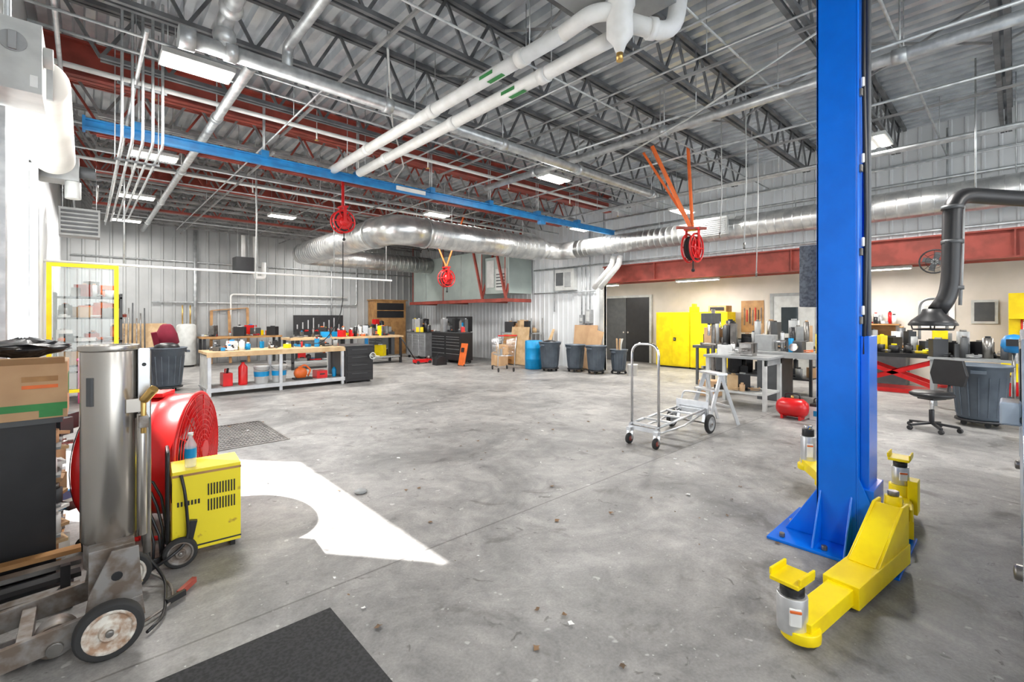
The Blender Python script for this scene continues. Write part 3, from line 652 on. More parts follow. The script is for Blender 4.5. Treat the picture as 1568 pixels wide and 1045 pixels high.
b=B('orange_circular_saw'); b.lathe([(.01,-.06),(.13,-.05),(.13,.05),(.01,.06)],(3.5,10.72,.3),ORG,20,'y'); b.box(3.36,3.72,10.6,10.84,.161,.2,BLK); b.tube(bend([(3.45,10.72,.42),(3.6,10.72,.48),(3.72,10.72,.36),(3.66,10.72,.22)],.05),.02,ORG,8); b.done()
b=B('red_tool_case'); b.box(3.82,4.05,10.6,10.9,.161,.33,RED); b.box(3.88,3.99,10.59,10.6,.24,.27,BLK); b.done(.015)
b=B('blue_bottle'); b.lathe([(.04,0),(.05,.02),(.05,.16),(.02,.22)],(4.24,10.7,.161),BLUP,12); b.done()
b=B('bench_grinder_wheel'); b.ring((5.0,10.3,.62),.07,.012,LGREY,'y'); b.cyl((5.0,10.3,.62),(5.0,10.43,.62),.03,LGREY); b.cyl((5.0,10.2,.62),(5.0,10.36,.62),.012,DGREY); b.done()
def bin_(x,y,s_=1.,m=BIN,dolly=True,name='trash_bin'):
    b=B(name,(x,y,0)); z=.1 if dolly else 0
    pr=[(.2,0),(.22,.02),(.27,.62),(.3,.63),(.3,.68),(.31,.68),(.31,.7),(.285,.7),(.26,.6),(.2,.05),(.01,.04)]
    b.lathe([(r*s_,z+h*s_) for r,h in pr],(0,0,0),m,28)
    for a in (0,math.pi): b.obox((.31*s_*math.cos(a),0,z+.62*s_),(.06*s_,.14*s_,.04),m)
    for k in range(16):
        a=k*math.pi/8; b.beam((.222*s_*math.cos(a),.222*s_*math.sin(a),z+.05*s_),(.266*s_*math.cos(a),.266*s_*math.sin(a),z+.55*s_),.012,.01,m)
    if dolly:
        b.cyl((0,0,.07),(0,0,.1),.24*s_,BLK,20)
        for k in range(4): a=k*math.pi/2+.5; b.cyl((.18*math.cos(a)-.01,.18*math.sin(a),.035),(.18*math.cos(a)+.015,.18*math.sin(a),.035),.035,RUB,12); b.cyl((.18*math.cos(a),.18*math.sin(a),.035),(.18*math.cos(a),.18*math.sin(a),.08),.01,STEEL,6)
    return b
b=bin_(1.25,12.0,1.15); b.lathe([(.25,.76),(.2,.86),(.1,.9)],(0,0,.1),BLK,12); b.done()
b=bin_(9.35,.35,1.1); b.done()
b=bin_(9.75,9.0,1.05); b.lathe([(.25,.62),(.18,.75),(.05,.78)],(0,0,.1),BLK,10); b.done()
b=bin_(10.15,8.4,.95); b.done()
b=bin_(10.2,7.72,.95); b.done()
b=bin_(10.65,7.3,.8); 
for i in range(6): R_=random.Random(i); b.beam((R_.uniform(-.1,.1),R_.uniform(-.1,.1),.2),(R_.uniform(-.15,.15),R_.uniform(-.15,.15),.95),.03,.02,[WOOD,LGREY,CARD][i%3])
b.done()
b=B('blue_barrel'); b.lathe([(.24,0),(.26,.02),(.26,.28),(.27,.3),(.26,.32),(.26,.6),(.27,.62),(.26,.64),(.26,.82),(.24,.84),(.01,.84)],(9.8,9.7,0),BLUP,28); b.done()
b=B('white_pail'); b.lathe([(.11,0),(.13,.28),(.135,.28),(.135,.3),(.01,.3)],(10.55,6.8,0),WHT,16); b.done()
b=B('cardboard_sheets'); b.obox((10.82,8.6,.66),(.02,.85,1.28),CARD,ry=.1); b.obox((10.72,8.25,.6),(.02,.5,1.15),CARD,ry=.14,rx=.2); b.done()
b=B('lumber_offcuts')
for i in range(6): b.beam((10.3,9.85+i*.06,0.03),(10.9,9.9+i*.05,1.15-.1*i),.09,.02,WOOD)
b.done()
b=B('shopping_cart',(8.8,9.95,0),1.1)
def wire(b,p,q,r=.005,m=CHROME): b.cyl(p,q,r,m,5)
for i in range(9):
    t=i/8
    for s_ in (-1,1): wire(b,(-.4+t*.8,s_*.2,.45),(-.42+t*.84,s_*(.27-.04*t),.95-.06*t))
    wire(b,(-.4+t*.8,-.2,.45),(-.4+t*.8,.2,.45))
for z in (.45,.55,.65,.75,.85,.93):
    for s_ in (-1,1): wire(b,(-.41,s_*(.2+(z-.45)*.14),z),(.41,s_*(.2+(z-.45)*.06),z),.006)
    wire(b,(.41,-.21,z),(.41,.21,z)); 
for s_ in (-1,1):
    b.tube(bend([(.4,s_*.2,.12),(-.35,s_*.24,.15),(-.4,s_*.24,.5),(-.5,s_*.26,1.02)],.06),.013,CHROME,8)
    for x in (-.35,.38): b.cyl((x,s_*.22-.015,.06),(x,s_*.22+.015,.06),.06,RUB,12)
b.cyl((-.5,-.27,1.02),(-.5,.27,1.02),.018,RED,8); clutter(b,-.25,.25,-.1,.1,.46,10,[CARD,BLK,GREY,WOOD],.08,.16,.3,9); b.done()
def chest(name,x,y0,y1,h,m,dep=.5,cols=2):
    b=B(name); b.box(x,x+dep,y0,y1,.1,h,m)
    b.box(x-.01,x+dep,y0-.01,y1+.01,h,h+.03,DGREY)
    w=(y1-y0)/cols
    for c_ in range(cols):
        z=.14
        for hh in (.2,.16,.12,.1,.1,.08):
            if z+hh>h: break
            b.box(x-.012,x,y0+c_*w+.02,y0+(c_+1)*w-.02,z,z+hh-.015,m); b.box(x-.02,x-.012,y0+c_*w+.05,y0+(c_+1)*w-.05,z+hh-.035,z+hh-.025,ALU); z+=hh
    for xx in (x+.06,x+dep-.06):
        for yy in (y0+.08,y1-.08): b.cyl((xx,yy-.02,.05),(xx,yy+.02,.05),.05,RUB,12); b.box(xx-.02,xx+.02,yy-.02,yy+.02,.08,.1,STEEL)
    return b.done(.004)
chest('black_tool_chest',8.95,12.2,13.9,1.0,BLKM); chest('steel_tool_chest',9.0,14.4,15.7,.95,ALU,.55,3); chest('black_tool_chest',8.1,15.9,17.0,.95,DGREY,.5,2)
b=B('tool_chest_clutter'); clutter(b,9.0,9.35,12.4,13.7,1.031,36,TOOLM,.08,.18,.45,21); b.done()
b=B('tool_chest_clutter'); clutter(b,9.05,9.5,14.5,15.6,.981,30,TOOLM,.08,.2,.5,22); b.done()
b=B('tool_chest_clutter'); clutter(b,8.2,8.5,16.0,16.9,.981,16,DARKM,.1,.22,.5,23); b.done()
b=B('black_cabinet_hutch'); b.box(9.5,9.75,12.6,13.8,1.031,1.55,BLKM); b.box(9.49,9.5,12.65,13.18,1.08,1.5,DGREY); b.box(9.49,9.5,13.22,13.75,1.08,1.5,DGREY); b.box(9.5,9.75,12.7,13.7,0,.95,BLKM); b.box(9.5,9.75,12.7,13.7,.95,1.031,BLKM); b.done()
b=B('orange_creeper'); b.obox((8.72,11.75,.36),(.05,.3,.7),ORG,ry=.2); b.obox((8.71,11.75,.5),(.06,.12,.14),BLK,ry=.2); b.obox((8.71,11.75,.22),(.06,.18,.1),BLK,ry=.2)
for y in (11.6,11.9): b.cyl((8.63,y,.03),(8.67,y,.03),.03,RUB,10)
b.done(.01)
b=B('tool_bag'); b.prism([(-.2,0),(.2,0),(.18,.2),(.05,.28),(-.05,.28),(-.18,.2)],-.12,.12,BLK); b.tube(bend([(-.1,0,.2),(-.1,0,.36),(.1,0,.36),(.1,0,.2)],.06),.01,BLK,6); o=b.done(.01); o.location=(8.35,12.5,0)
b=B('floor_jack'); b.box(7.9,8.5,13.2,13.4,.04,.14,RED); b.cyl((8.4,13.3,.14),(8.5,13.3,.24),.06,STEEL); b.cyl((7.95,13.3,.12),(7.4,13.3,.9),.018,BLK); 
for x in (7.98,8.42):
    for y in (13.18,13.42): b.cyl((x,y-.02,.05),(x,y+.02,.05),.05,RUB,12)
b.done()
b=B('metal_shelf_unit')
for y in (10.35,11.8):
    for x in (10.35,10.85): b.box(x,x+.03,y,y+.03,0,1.5,GREY)
for z in (.1,.55,1.0): b.box(10.35,10.88,10.35,11.83,z,z+.025,GREY)
clutter(b,10.45,10.8,10.5,11.7,1.026,18,[WOOD,WOODC,CARD,BLK],.12,.28,.4,31); clutter(b,10.45,10.8,10.5,11.7,.576,16,[WOOD,GREY,CARD,BLK],.1,.24,.35,32); clutter(b,10.45,10.8,10.5,11.7,.126,14,[BLK,GREY,CARD,BLK],.1,.24,.35,33)
b.done()
b=B('plywood_sheet'); b.obox((10.2,10.75,.62),(.02,.8,1.2),WOOD,ry=.12); b.obox((10.12,11.15,.5),(.02,.6,.95),WOODC,ry=.15); b.done()
b=B('cardboard_box'); b.box(9.5,9.85,10.9,11.3,0,.4,CARD); b.box(9.52,9.83,10.92,11.28,.4,.43,CARD); b.box(9.49,9.5,11.07,11.12,0,.4,WOOD); b.done()
b=B('wooden_cabinet'); b.box(8.5,9.9,17.35,17.93,.0,2.2,WOODC)
for i in range(2): b.box(8.54+i*.68,9.18+i*.68,17.33,17.35,.1,1.35,WOODC); b.box(9.1+i*.12,9.12+i*.12,17.31,17.33,.7,.85,BRASS)
b.box(8.6,9.8,17.34,17.36,1.5,2.1,BLK); b.box(8.6,9.8,17.32,17.35,1.78,1.81,WOODC)
b.box(8.45,9.95,17.3,17.94,2.2,2.24,WOODC); b.done(.005)
b=B('back_workbench'); b.box(4.3,7.9,14.0,14.9,.86,.92,WOOD)
for x in (4.35,6.1,7.8):
    for y in (14.05,14.8): b.box(x,x+.07,y,y+.07,0,.86,BLKM)
b.box(4.35,7.87,14.05,14.85,.2,.23,GREY); clutter(b,4.5,7.7,14.15,14.7,.231,30,TOOLM,.1,.25,.5,41); clutter(b,4.5,7.7,14.15,14.7,.921,70,TOOLM,.06,.2,.35,42); b.done()
b=B('back_workbench'); b.box(2.6,4.9,16.8,17.6,.86,.92,WOODC)
for x in (2.65,4.8):
    for y in (16.85,17.5): b.box(x,x+.07,y,y+.07,0,.86,BLKM)
clutter(b,2.8,4.7,16.95,17.4,.921,26,TOOLM,.08,.25,.35,43); b.done()
b=B('open_tool_case'); b.box(5.5,7.3,17.55,17.62,1.0,1.6,BLKM); b.box(5.5,7.3,17.2,17.6,.9,1.0,BLKM); clutter(b,5.6,7.2,17.25,17.45,1.001,14,[ALU,STEEL,RED],.05,.1,.12,46)
for i in range(9): b.box(5.6+i*.19,5.64+i*.19,17.54,17.55,1.1,1.1+.08*(i%4+2),ALU)
for x in (5.55,7.2): b.box(x,x+.05,17.25,17.55,0,.9,BLKM)
b.done()
b=B('engine_stand'); b.box(7.5,7.6,15.6,16.6,.0,.1,BLUE2); b.box(7.5,7.6,16.0,16.1,.1,.9,BLUE2); clutter(b,7.4,7.7,15.9,16.3,.9,8,[STEEL,DGREY,BLK],.15,.3,.4,47); b.done()
b=B('wooden_frame'); 
for a,c_ in (((3.0,17.7,.0),(3.05,17.92,1.75)),((4.1,17.7,.0),(4.1,17.92,1.85)),((3.05,17.91,1.75),(4.1,17.91,1.85)),((3.0,17.8,.8),(4.1,17.8,.85)),((3.55,17.7,.0),(3.55,17.91,1.75))): b.beam(a,c_,.08,.03,WOODC)
b.done()
b=B('plywood_sheet'); b.obox((1.2,17.72,.7),(1.3,.02,1.3),WOOD,rx=-.18); b.done()
b=B('steel_rods')
for i in range(7): b.cyl((.7+i*.1,17.5,0),(.75+i*.09,17.55,1.5+.15*(i%4)),.018,[DGREY,RUST,STEEL][i%3],8)
b.done()
b=B('water_heater'); b.lathe([(.25,0),(.26,.02),(.26,1.2),(.22,1.26),(.05,1.28)],(2.3,17.4,.05),LGREY,24); b.cyl((2.2,17.4,1.3),(2.2,17.4,1.9),.02,BRASS,8); b.cyl((2.4,17.4,1.3),(2.4,17.4,1.9),.02,BRASS,8); b.cyl((2.3,17.4,0),(2.3,17.4,.06),.2,BLK); b.done()
b=B('maroon_jacket_on_stool'); b.lathe([(.14,0),(.24,.1),(.2,.3),(.12,.48),(.07,.52)],(1.35,13.0,.86),MAROON,10); b.beam((1.2,12.85,.7),(1.1,12.8,1.2),.1,.1,MAROON); b.cyl((1.35,13.0,.0),(1.35,13.0,.9),.03,BLK); b.box(1.1,1.6,12.75,13.25,.82,.86,BLK)
for dx in (-.2,.2):
    for dy in (-.2,.2): b.cyl((1.35+dx,13+dy,0),(1.35+dx,13+dy,.83),.015,BLK,8)
b.done()
b=B('storage_shelf_rack')
for x in (-.44,.5):
    for y in (12.0,12.45): b.box(x,x+.04,y,y+.04,0,2.0,DGREY)
for z in (.15,.6,1.05,1.5,1.9): b.box(-.44,.54,12.0,12.49,z,z+.03,DGREY)
for i,z in enumerate((.181,.631,1.081,1.531,1.931)): clutter(b,-.35,.45,12.1,12.35,z,18,[PAPER,BLK,CARD,DGREY,WHT,REDP,STEEL,ORG],.12,.26,.3,50+i)
b.done()
b=B('pink_tote'); b.box(-.1,.3,11.25,11.6,.0,.75,PINK); b.box(-.12,.32,11.23,11.62,.75,.79,PINK); b.done(.02)
b=B('conduit_run'); b.tube(bend([(1.5,17.92,2.0),(8,17.92,2.0),(8,17.92,4.5)],.1),.025,GALV,8); b.tube([(7.0,17.92,0.0),(7.0,17.92,4.8)],.03,GALV,8); b.tube([(-.3,17.92,3.3),(10.8,17.92,3.3)],.02,GALV,8); b.tube(bend([(3.6,17.9,1.2),(3.6,17.9,2.3),(7.6,17.9,2.3)],.1),.03,WPIPE,8); b.tube([(2.6,17.9,0),(2.6,17.9,4.8)],.05,GALV,8); b.done()
b=B('conduit_run')
for y,z0_,z1_ in ((8.5,1.2,4.2),(8.65,1.2,3.1),(8.8,1.6,3.1),(9.9,1.7,3.1)): b.tube([(10.93,y,z0_),(10.93,y,z1_)],.018,GALV,8)
b.tube([(10.93,8.3,2.3),(10.93,10.8,2.3)],.02,GALV,8); b.tube([(10.93,-2,3.06),(10.93,10.8,3.06)],.025,GALV,8); b.tube([(10.92,-2,3.95),(10.92,8,3.95)],.03,GALV,8); b.tube([(10.92,-2,4.3),(10.92,8,4.3)],.02,GALV,8)
for y in (-1.5,.8,2.2,5.4): b.tube([(10.92,y,3.0),(10.92,y,4.8)],.015,GALV,8)
b.done()
b=B('electrical_panel'); b.box(10.78,10.97,9.0,9.75,2.35,3.0,LGREY); b.box(10.77,10.78,9.1,9.35,2.45,2.9,GREY); b.box(10.77,10.78,9.4,9.7,2.5,2.9,DGREY); b.done(.008)
b=B('electrical_panel'); b.box(10.85,10.97,8.4,8.62,1.35,1.75,GREY); b.box(10.84,10.85,8.45,8.57,1.4,1.7,LGREY);b.done(.008)
b=B('electrical_panel'); b.box(10.87,10.97,8.7,8.85,1.35,1.6,GREY); b.box(10.86,10.87,8.73,8.82,1.4,1.5,LGREY);b.done(.008)
b=B('white_flue_pipe')
for dx in (0,.22): b.tube(bend([(10.6,8.1-dx,2.35),(10.62,7.5-dx,2.95),(10.62,7.45-dx,3.2)],.1),.075,WPIPE,14)
b.done()

# ---------------------------------------------------------------- recess
b=B('door_1'); b.box(13.83,13.895,8.2,8.28,0,2.2,LGREY); b.box(13.83,13.895,10.1,10.18,0,2.2,LGREY); b.box(13.83,13.895,8.2,10.18,2.2,2.28,LGREY)
b.box(13.86,13.895,9.2,10.1,.01,2.2,DGREY); b.box(13.86,13.895,8.28,9.18,.01,2.2,BLKM); b.cyl((13.82,9.28,1.0),(13.86,9.28,1.0),.03,CHROME); b.cyl((13.82,9.1,1.0),(13.86,9.1,1.0),.03,CHROME); b.done()  # black leaf paints in the darkness of the open half of the doorway
b=B('door_2'); b.box(13.86,13.895,3.5,4.5,.01,2.1,LGREY); b.box(13.84,13.895,3.42,3.5,0,2.18,GREY); b.box(13.84,13.895,4.5,4.58,0,2.18,GREY); b.box(13.84,13.895,3.5,4.5,2.1,2.18,GREY); b.box(13.85,13.86,3.9,4.3,1.1,1.8,GLASS); b.cyl((13.82,3.6,1),(13.86,3.6,1),.03,CHROME); b.done()
def saf(y0,y1):
    b=B('yellow_safety_cabinet'); b.box(13.1,13.65,y0,y1,.05,1.68,YEL); mid=(y0+y1)/2
    b.box(13.08,13.1,y0+.02,mid-.004,.09,1.65,YEL); b.box(13.08,13.1,mid+.004,y1-.02,.09,1.65,YEL); b.box(13.14,13.6,y0+.03,y1-.03,0,.05,BLKM)
    b.box(13.065,13.08,mid-.13,mid-.05,.82,.92,BLK); b.cyl((13.05,mid-.09,.87),(13.065,mid-.09,.87),.02,CHROME,10)
    b.box(13.11,13.64,y0-.004,y0,.1,.12,BLKM); b.done(.006)
saf(5.42,6.5); saf(6.52,7.6)
b=B('yellow_cord_reel_box'); b.box(13.25,13.5,6.4,6.6,1.681,1.84,YEL); b.box(13.3,13.45,6.45,6.55,1.84,1.93,YEL); b.done(.01)
b=B('parts_crate'); b.box(13.2,13.6,5.5,6.0,1.681,1.86,WOODC); b.box(13.19,13.2,5.55,5.95,1.72,1.82,BLK); b.done(.005)
b=B('steel_work_table'); b.box(8.05,8.85,2.7,3.75,.84,.88,GREY)
for x in (8.08,8.76):
    for y in (2.73,3.66): b.box(x,x+.06,y,y+.06,0,.84,LGREY)
b.box(8.1,8.8,2.75,3.7,.25,.28,LGREY); b.box(8.08,8.82,2.73,2.76,.74,.84,GREY)
clutter(b,8.2,8.7,2.9,3.6,.281,12,[CARD,BLK,GREY,WOOD],.1,.22,.3,61); b.done(.004)
b=B('bench_vise'); b.box(8.25,8.45,3.0,3.2,.88,.93,STEEL); b.box(8.2,8.3,3.0,3.2,.93,1.1,STEEL); b.box(8.38,8.48,3.0,3.2,.93,1.1,STEEL); b.cyl((8.0,3.1,.99),(8.5,3.1,.99),.03,STEEL); b.cyl((8.03,3.0,.99),(8.03,3.2,.99),.01,CHROME); b.done(.006)
b=B('table_clutter'); clutter(b,8.2,8.75,3.25,3.7,.881,18,[WHT,BLK,STEEL,GREY,PAPER],.08,.18,.18,62); b.done()
b=B('metal_lathe')
b.box(9.3,10.0,2.9,3.3,0,.8,DGREY); b.box(9.3,10.0,1.9,2.3,0,.8,DGREY); b.box(9.25,10.05,1.7,3.5,.8,.9,GREY); b.box(9.35,9.9,1.75,2.2,.9,1.35,DGREY)
b.cyl((9.6,2.2,1.12),(9.6,2.32,1.12),.13,STEEL,20); b.box(9.45,9.8,2.6,2.85,.9,1.1,DGREY); b.box(9.45,9.8,3.1,3.4,.9,1.2,GREY); b.cyl((9.6,2.9,1.08),(9.6,3.15,1.08),.03,CHROME); b.cyl((9.4,2.7,1.0),(9.3,2.7,1.0),.07,CHROME,16)
b.cyl((9.34,1.95,1.3),(9.25,1.95,1.45),.01,BLK); clutter(b,9.35,9.9,1.8,3.4,.9,16,TOOLM,.08,.16,.35,63); b.done(.006)
b=B('machine_bench'); b.box(10.2,10.9,2.6,5.0,.84,.9,DGREY)
for y in (2.65,4.9):
    for x in (10.25,10.8): b.box(x,x+.05,y,y+.05,0,.84,DGREY)
b.box(10.25,10.85,2.7,4.9,.3,.33,DGREY); clutter(b,10.3,10.8,2.7,4.9,.901,50,[BLK,BLKM,STEEL,GREY,DGREY,CARD],.1,.24,.6,64); clutter(b,10.3,10.8,2.7,4.9,.331,26,[BLK,BLKM,CARD,GREY,DGREY],.1,.24,.45,65); b.done()
b=B('drill_press'); b.box(9.55,9.95,4.15,4.55,0,.05,DGREY); b.cyl((9.8,4.35,.05),(9.8,4.35,1.7),.04,STEEL); b.box(9.6,9.9,4.2,4.5,.95,.99,STEEL); b.box(9.5,9.9,4.22,4.48,1.4,1.62,DGREY); b.cyl((9.6,4.35,1.15),(9.6,4.35,1.4),.03,CHROME); b.cyl((9.55,4.1,1.45),(9.4,4.0,1.3),.01,CHROME); b.done(.01)
b=B('portable_air_tank'); b.lathe([(.01,-.22),(.09,-.2),(.14,-.14),(.14,.14),(.09,.2),(.01,.22)],(7.9,2.3,.17),RED,24,'y')
for y in (2.18,2.42): b.box(7.8,8.0,y-.015,y+.015,0,.06,RED)
b.tube(bend([(7.9,2.2,.3),(7.9,2.2,.38),(7.9,2.4,.38),(7.9,2.4,.3)],.04),.012,BLK,8); b.cyl((7.9,2.3,.3),(7.9,2.3,.35),.02,BRASS); b.done()
b=B('battery_jump_pack'); b.box(8.0,8.25,1.85,2.1,0,.2,WHT); b.box(8.0,8.25,1.85,2.1,.2,.24,BLK); b.box(7.995,8.0,1.9,2.05,.06,.14,BLUP); b.tube(bend([(8.12,1.88,.24),(8.12,1.88,.31),(8.12,2.07,.31),(8.12,2.07,.24)],.03),.01,BLK,6); b.done(.01)
b=B('cardboard_box'); b.box(8.9,9.2,3.9,4.25,0,.3,CARD); b.box(8.89,8.9,4.05,4.1,.0,.3,WOOD); b.done()
b=B('red_scissor_lift_table'); b.box(12.2,12.9,.9,2.6,.72,.8,BLKM); b.box(12.2,12.9,.9,2.6,0,.08,RED)
for x in (12.25,12.82):
    b.beam((x,.95,.1),(x,2.5,.7),.05,.08,RED); b.beam((x,2.5,.1),(x,.95,.7),.05,.08,RED)
clutter(b,12.3,12.8,1.0,2.5,.801,40,[YEL,BLK,BLKM,STEEL,GREY,BLK,BLK],.1,.24,.45,71); b.done()
b=B('long_steel_bench'); b.box(10.3,10.88,-1.6,1.0,.84,.88,GREY)
for y in (-1.55,.0,.92):
    for x in (10.33,10.82): b.box(x,x+.05,y,y+.05,0,.84,GREY)
b.box(10.33,10.86,-1.5,.9,.3,.33,DGREY); clutter(b,10.4,10.8,-1.4,.8,.331,26,DARKM,.1,.22,.4,77)
clutter(b,10.4,10.8,-1.4,.9,.881,60,[BLK,STEEL,BLKM,YEL,GREY,BLK,DGREY],.1,.22,.45,72); b.done()
b=B('yellow_band_saw'); b.box(13.1,13.6,-.3,.2,0,.8,YEL); b.box(13.0,13.65,-.35,.25,.8,.85,STEEL); b.box(13.3,13.6,-.3,.1,.85,1.9,YEL); b.box(13.05,13.6,-.3,.1,1.5,2.0,YEL); b.cyl((13.15,-.1,.85),(13.15,-.1,1.5),.01,CHROME); b.cyl((13.3,-.1,.85),(13.3,-.1,1.5),.04,RED); b.done(.02)
b=B('notice_board'); b.box(13.87,13.895,.9,1.5,1.3,1.9,PAPER); b.box(13.865,13.87,1.0,1.4,1.35,1.5,GREY); b.box(13.865,13.87,1.0,1.4,1.6,1.8,LGREY); b.done()
b=B('notice_board'); b.box(13.87,13.895,.25,.65,1.4,1.9,LGREY); b.box(13.865,13.87,.3,.6,1.45,1.85,DGREY); b.done()
b=B('tool_pegboard'); b.box(13.87,13.895,4.75,5.35,1.1,2.0,WOODC)
for i in range(7): b.box(13.85,13.87,4.8+i*.075,4.82+i*.075,1.3+.05*(i%3),1.8-.06*(i%2),[STEEL,BLK,RED][i%3])
b.done()
b=B('back_counter'); b.box(13.3,13.88,1.6,3.35,.86,.9,WOODC); b.box(13.35,13.88,1.65,3.3,0,.86,DGREY); clutter(b,13.4,13.75,1.7,3.2,.901,34,DARKM+[WHT,YEL],.1,.2,.4,75); b.done()
b=B('shelf_board'); b.box(13.6,13.895,1.8,3.3,1.35,1.38,WOODC); clutter(b,13.65,13.78,1.9,3.2,1.381,20,[BLK,GREY,RED,WHT,CARD],.08,.14,.3,73); b.box(13.87,13.895,1.9,3.2,1.0,1.35,WOODC); b.done()
b=B('grey_storage_cabinet'); b.box(13.3,13.85,-1.9,-.7,0,1.9,GREY); b.box(13.285,13.3,-1.88,-1.31,.05,1.85,GREY); b.box(13.285,13.3,-1.29,-.72,.05,1.85,GREY); b.done(.006)
b=B('hose_coil'); 
for i in range(4): b.ring((13.82-.02*i,4.0-1.05,1.9),.2-.01*i,.012,BLK,'x')
b.cyl((13.72,2.95,2.08),(13.895,2.95,2.08),.02,STEEL); b.done()
b=B('curved_exhaust_hose'); b.tube(bend([(12.2,1.3,1.1),(12.2,1.3,1.9),(12.2,.9,1.9),(12.2,.9,1.3)],.2),.025,GREY,8); b.done()
b=B('cage_fan'); b.ring((10.75,.95,2.5),.2,.012,BLKM,'x'); 
for k in range(8): a=k*math.pi/4; b.cyl((10.75,.95,2.5),(10.75,.95+.2*math.cos(a),2.5+.2*math.sin(a)),.004,BLKM,5)
for k in range(4): a=k*math.pi/2+.3; b.obox((10.8,.95+.09*math.cos(a),2.5+.09*math.sin(a)),(.012,.15,.08),DGREY,rx=a)
b.ring((10.75,.95,2.5),.12,.004,BLKM,'x'); b.cyl((10.78,.95,2.5),(10.95,.95,2.5),.05,GREY,14); b.done()
b=B('recess_pipe'); b.tube([(12.0,-3,2.8),(12.0,10.4,2.8)],.03,WPIPE,10); b.tube([(13.5,-3,2.7),(13.5,10.4,2.7)],.05,REDP,10); b.tube([(11.4,-3,2.6),(11.4,7.8,2.62)],.02,GALV,8)
for y in (-2,2,6,9): b.cyl((12,y,2.8),(12,y,3.095),.008,GALV,6); b.cyl((13.5,y,2.7),(13.5,y,3.095),.008,GALV,6); b.cyl((11.4,min(y,7.7),2.6),(11.4,min(y,7.7),3.095),.008,GALV,6)
b.done()
b=B('office_chair',(8.5,.78,0),-.5)
for k in range(5):
    a=k*2*math.pi/5+.3; e=(.28*math.cos(a),.28*math.sin(a)); b.beam((0,0,.1),(e[0],e[1],.07),.04,.03,BLK)
    b.cyl((e[0]-.02,e[1],.03),(e[0]+.02,e[1],.03),.03,BLK,12); b.cyl((e[0],e[1],.03),(e[0],e[1],.08),.01,BLK,6)
b.cyl((0,0,.08),(0,0,.28),.03,BLK); b.cyl((0,0,.28),(0,0,.43),.018,CHROME); b.box(-.12,.12,-.1,.1,.42,.45,BLK)
b.lathe([(.02,.45),(.2,.45),(.235,.47),(.24,.5),(.2,.525),(.02,.52)],(0,0,0),BLKM,24)
b.tube(bend([(.05,0,.43),(.3,0,.43),(.33,0,.62)],.08),.018,BLK,8)
b.prism([(-.18,.6),(.18,.6),(.22,.75),(.17,.95),(-.17,.95),(-.22,.75)],.29,.34,BLKM,'yz')
b.done(.015)
b=B('welding_helmet_stand'); b.lathe([(.01,-.14),(.1,-.12),(.14,-.03),(.13,.06),(.09,.12),(.01,.14)],(10.0,.02,1.15),BLUE2,16); b.box(9.85,9.9,-.06,.1,1.12,1.22,BLK); b.cyl((10.0,.02,.0),(10.0,.02,1.02),.02,STEEL); b.cyl((10,.02,0),(10,.02,.02),.15,STEEL); b.done()
b=B('fume_extraction_arm')
b.tube(bend([(8.2,.70,1.62),(8.3,.58,1.85),(8.35,.56,3.15),(9.3,-.2,3.1),(10.85,-1.4,3.05)],.28,8),.1,BLK,18)
b.lathe([(.24,-.02),(.25,.0),(.22,.05),(.12,.14),(.1,.2)],(8.16,.74,1.45),BLK,24)
b.ring((8.16,.74,1.44),.24,.012,BLK); b.ring((8.16,.74,1.38),.2,.01,BLK)
for a in range(4): b.cyl((8.16+.2*math.cos(a*1.57),.74+.2*math.sin(a*1.57),1.38),(8.16+.22*math.cos(a*1.57),.74+.22*math.sin(a*1.57),1.46),.008,BLK,6)
for z in (1.9,2.5,2.95): b.cyl((8.34,.565,z),(8.34,.565,z+.05),.115,DGREY,18)
b.tube([(8.5,.5,1.7),(8.5,.48,2.4),(8.48,.47,3.0)],.02,GREY,8)
for x,y in ((8.6,.36),(9.8,-.6)): b.cyl((x,y,3.2),(x,y,ZR),.01,GALV,6)
b.done()
b=B('convertible_hand_truck')
xa,xb,ya,yb=4.95,6.15,2.84,3.2
for y in (ya,yb):
    b.tube([(xa-.05,y,.24),(xb,y,.3)],.016,ALU,10); b.tube([(xa-.05,y,.17),(xa+.6,y,.17),(xb,y,.26)],.012,ALU,8)
for i in range(5): x=xa+i*.28; b.beam((x,ya,.25+.012*i),(x,yb,.25+.012*i),.05,.02,ALU)
b.tube(bend([(xa,ya,.22),(xa,ya,1.22),(xa,yb,1.22),(xa,yb,.22)],.14,8),.016,CHROME,12)
b.beam((xa-.02,ya-.02,.2),(xa-.02,yb+.02,.2),.05,.05,ALU)
for y in (ya,yb):
    b.lathe([(.01,-.018),(.062,-.018),(.065,0),(.062,.018),(.01,.018)],(xa-.06,y,.065),RUB,18,'y'); b.lathe([(.005,-.022),(.03,-.022),(.03,.022),(.005,.022)],(xa-.06,y,.065),REDP,12,'y'); b.beam((xa-.06,y+.028,.06),(xa-.03,y+.028,.2),.006,.03,ALU); b.beam((xa-.06,y-.028,.06),(xa-.03,y-.028,.2),.006,.03,ALU); b.box(xa-.08,xa,y-.03,y+.03,.16,.2,ALU)
    yy=y+(-.09 if y==ya else .09); wheel(b,(xb-.05,yy,.125),.125,.05,'y',hub=GREY)
b.cyl((xb-.05,ya-.12,.125),(xb-.05,yb+.12,.125),.012,STEEL,8); b.beam((xb-.05,ya,.125),(xb,ya,.3),.02,.04,ALU); b.beam((xb-.05,yb,.125),(xb,yb,.3),.02,.04,ALU)
b.beam((xb,ya-.05,.3),(xb,yb+.05,.3),.02,.2,ALU); b.tube(bend([(xb,ya,.3),(xb+.1,ya,.5),(xb+.1,yb,.5),(xb,yb,.3)],.06),.012,ALU,8)
b.done()
b=B('step_ladder',(6.75,3.0,0),-.5)
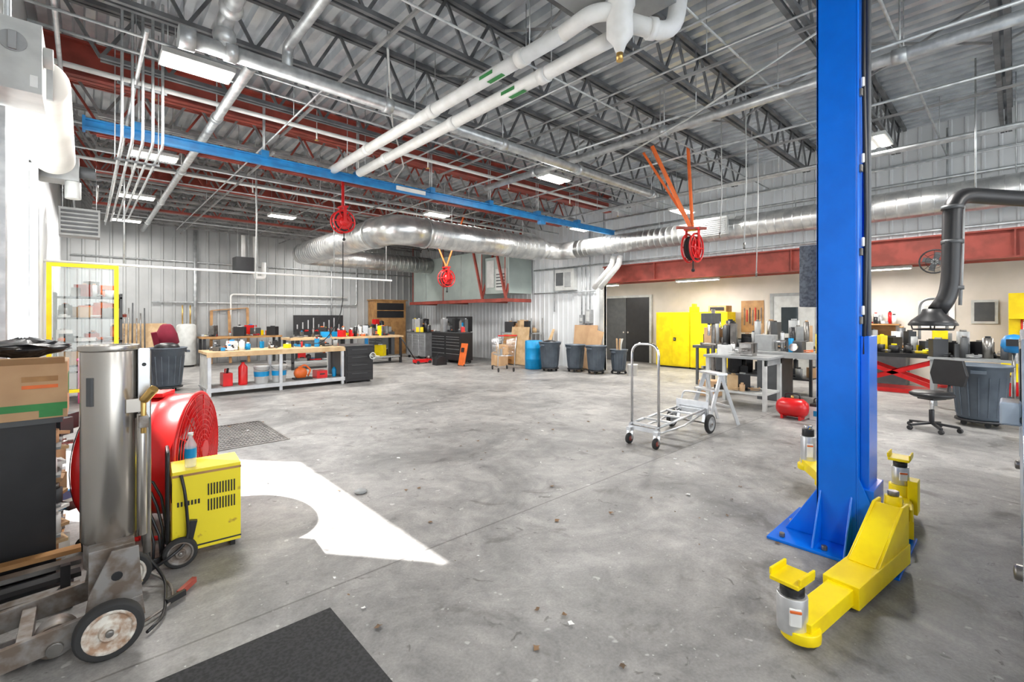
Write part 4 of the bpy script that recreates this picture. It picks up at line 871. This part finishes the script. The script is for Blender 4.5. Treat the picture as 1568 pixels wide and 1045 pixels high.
for s_ in (-1,1):
    b.beam((-.25,s_*.22,0),(0,s_*.17,.72),.025,.06,ALU); b.beam((.25,s_*.22,0),(.0,s_*.17,.72),.025,.05,ALU)
b.box(-.09,.09,-.2,.2,.71,.74,ALU); b.box(-.26,-.1,-.2,.2,.24,.265,ALU); b.box(-.18,-.03,-.19,.19,.48,.505,ALU); b.beam((.17,-.2,.25),(.17,.2,.25),.02,.03,ALU); b.done(.003)
b=B('car')
prof=[(2.3,.35),(2.25,.62),(2.4,.82),(3.3,.98),(4.0,1.42),(5.4,1.45),(6.2,1.05),(6.7,.98),(6.75,.5),(6.65,.3),(6.2,.28),(6.1,.5),(5.85,.66),(5.55,.66),(5.3,.5),(5.2,.28),(3.8,.28),(3.7,.5),(3.45,.66),(3.15,.66),(2.9,.5),(2.8,.28)]
b.prism(prof,-1.72,-.02,CARP)
b.prism([(3.5,1.0),(4.1,1.36),(4.7,1.38),(4.7,1.0)],-.03,-.012,GLASS); b.prism([(4.76,1.0),(4.76,1.38),(5.35,1.38),(5.95,1.05)],-.03,-.012,GLASS)
for x in (3.3,5.7):
    for y in (-.15,-1.6): wheel(b,(x,y,.32),.32,.2,'y',hub=ALU)
b.box(3.55,3.75,-.02,.06,.98,1.1,CARP); b.box(2.24,2.3,-.5,-.1,.6,.72,WHT); b.done(.03)

# ---------------------------------------------------------------- world, sun, camera
w=bpy.data.worlds.new('World'); S.world=w; w.use_nodes=True; bg=w.node_tree.nodes['Background']
bg.inputs[0].default_value=(.86,.93,1,1); bg.inputs[1].default_value=4.6
el=math.radians(43.2); d=Vector((.63*math.cos(el),-.777*math.cos(el),-math.sin(el)))
sd=bpy.data.lights.new('sun','SUN'); sd.energy=24; sd.angle=.01; sd.color=(1,.98,.95)
so=bpy.data.objects.new('sun',sd); S.collection.objects.link(so); so.rotation_euler=d.to_track_quat('-Z','Y').to_euler(); so.location=(-5,10,8)
cd=bpy.data.cameras.new('camera'); co=bpy.data.objects.new('camera',cd); S.collection.objects.link(co)
cd.sensor_width=36; cd.lens=36*710/1568; cd.shift_y=-37.5/1568; cd.clip_start=.05
co.location=(0,0,1.55); co.rotation_euler=(math.radians(90),0,math.atan2(-.677,.736)); S.camera=co
S.view_settings.view_transform='Standard'; S.view_settings.look='None'
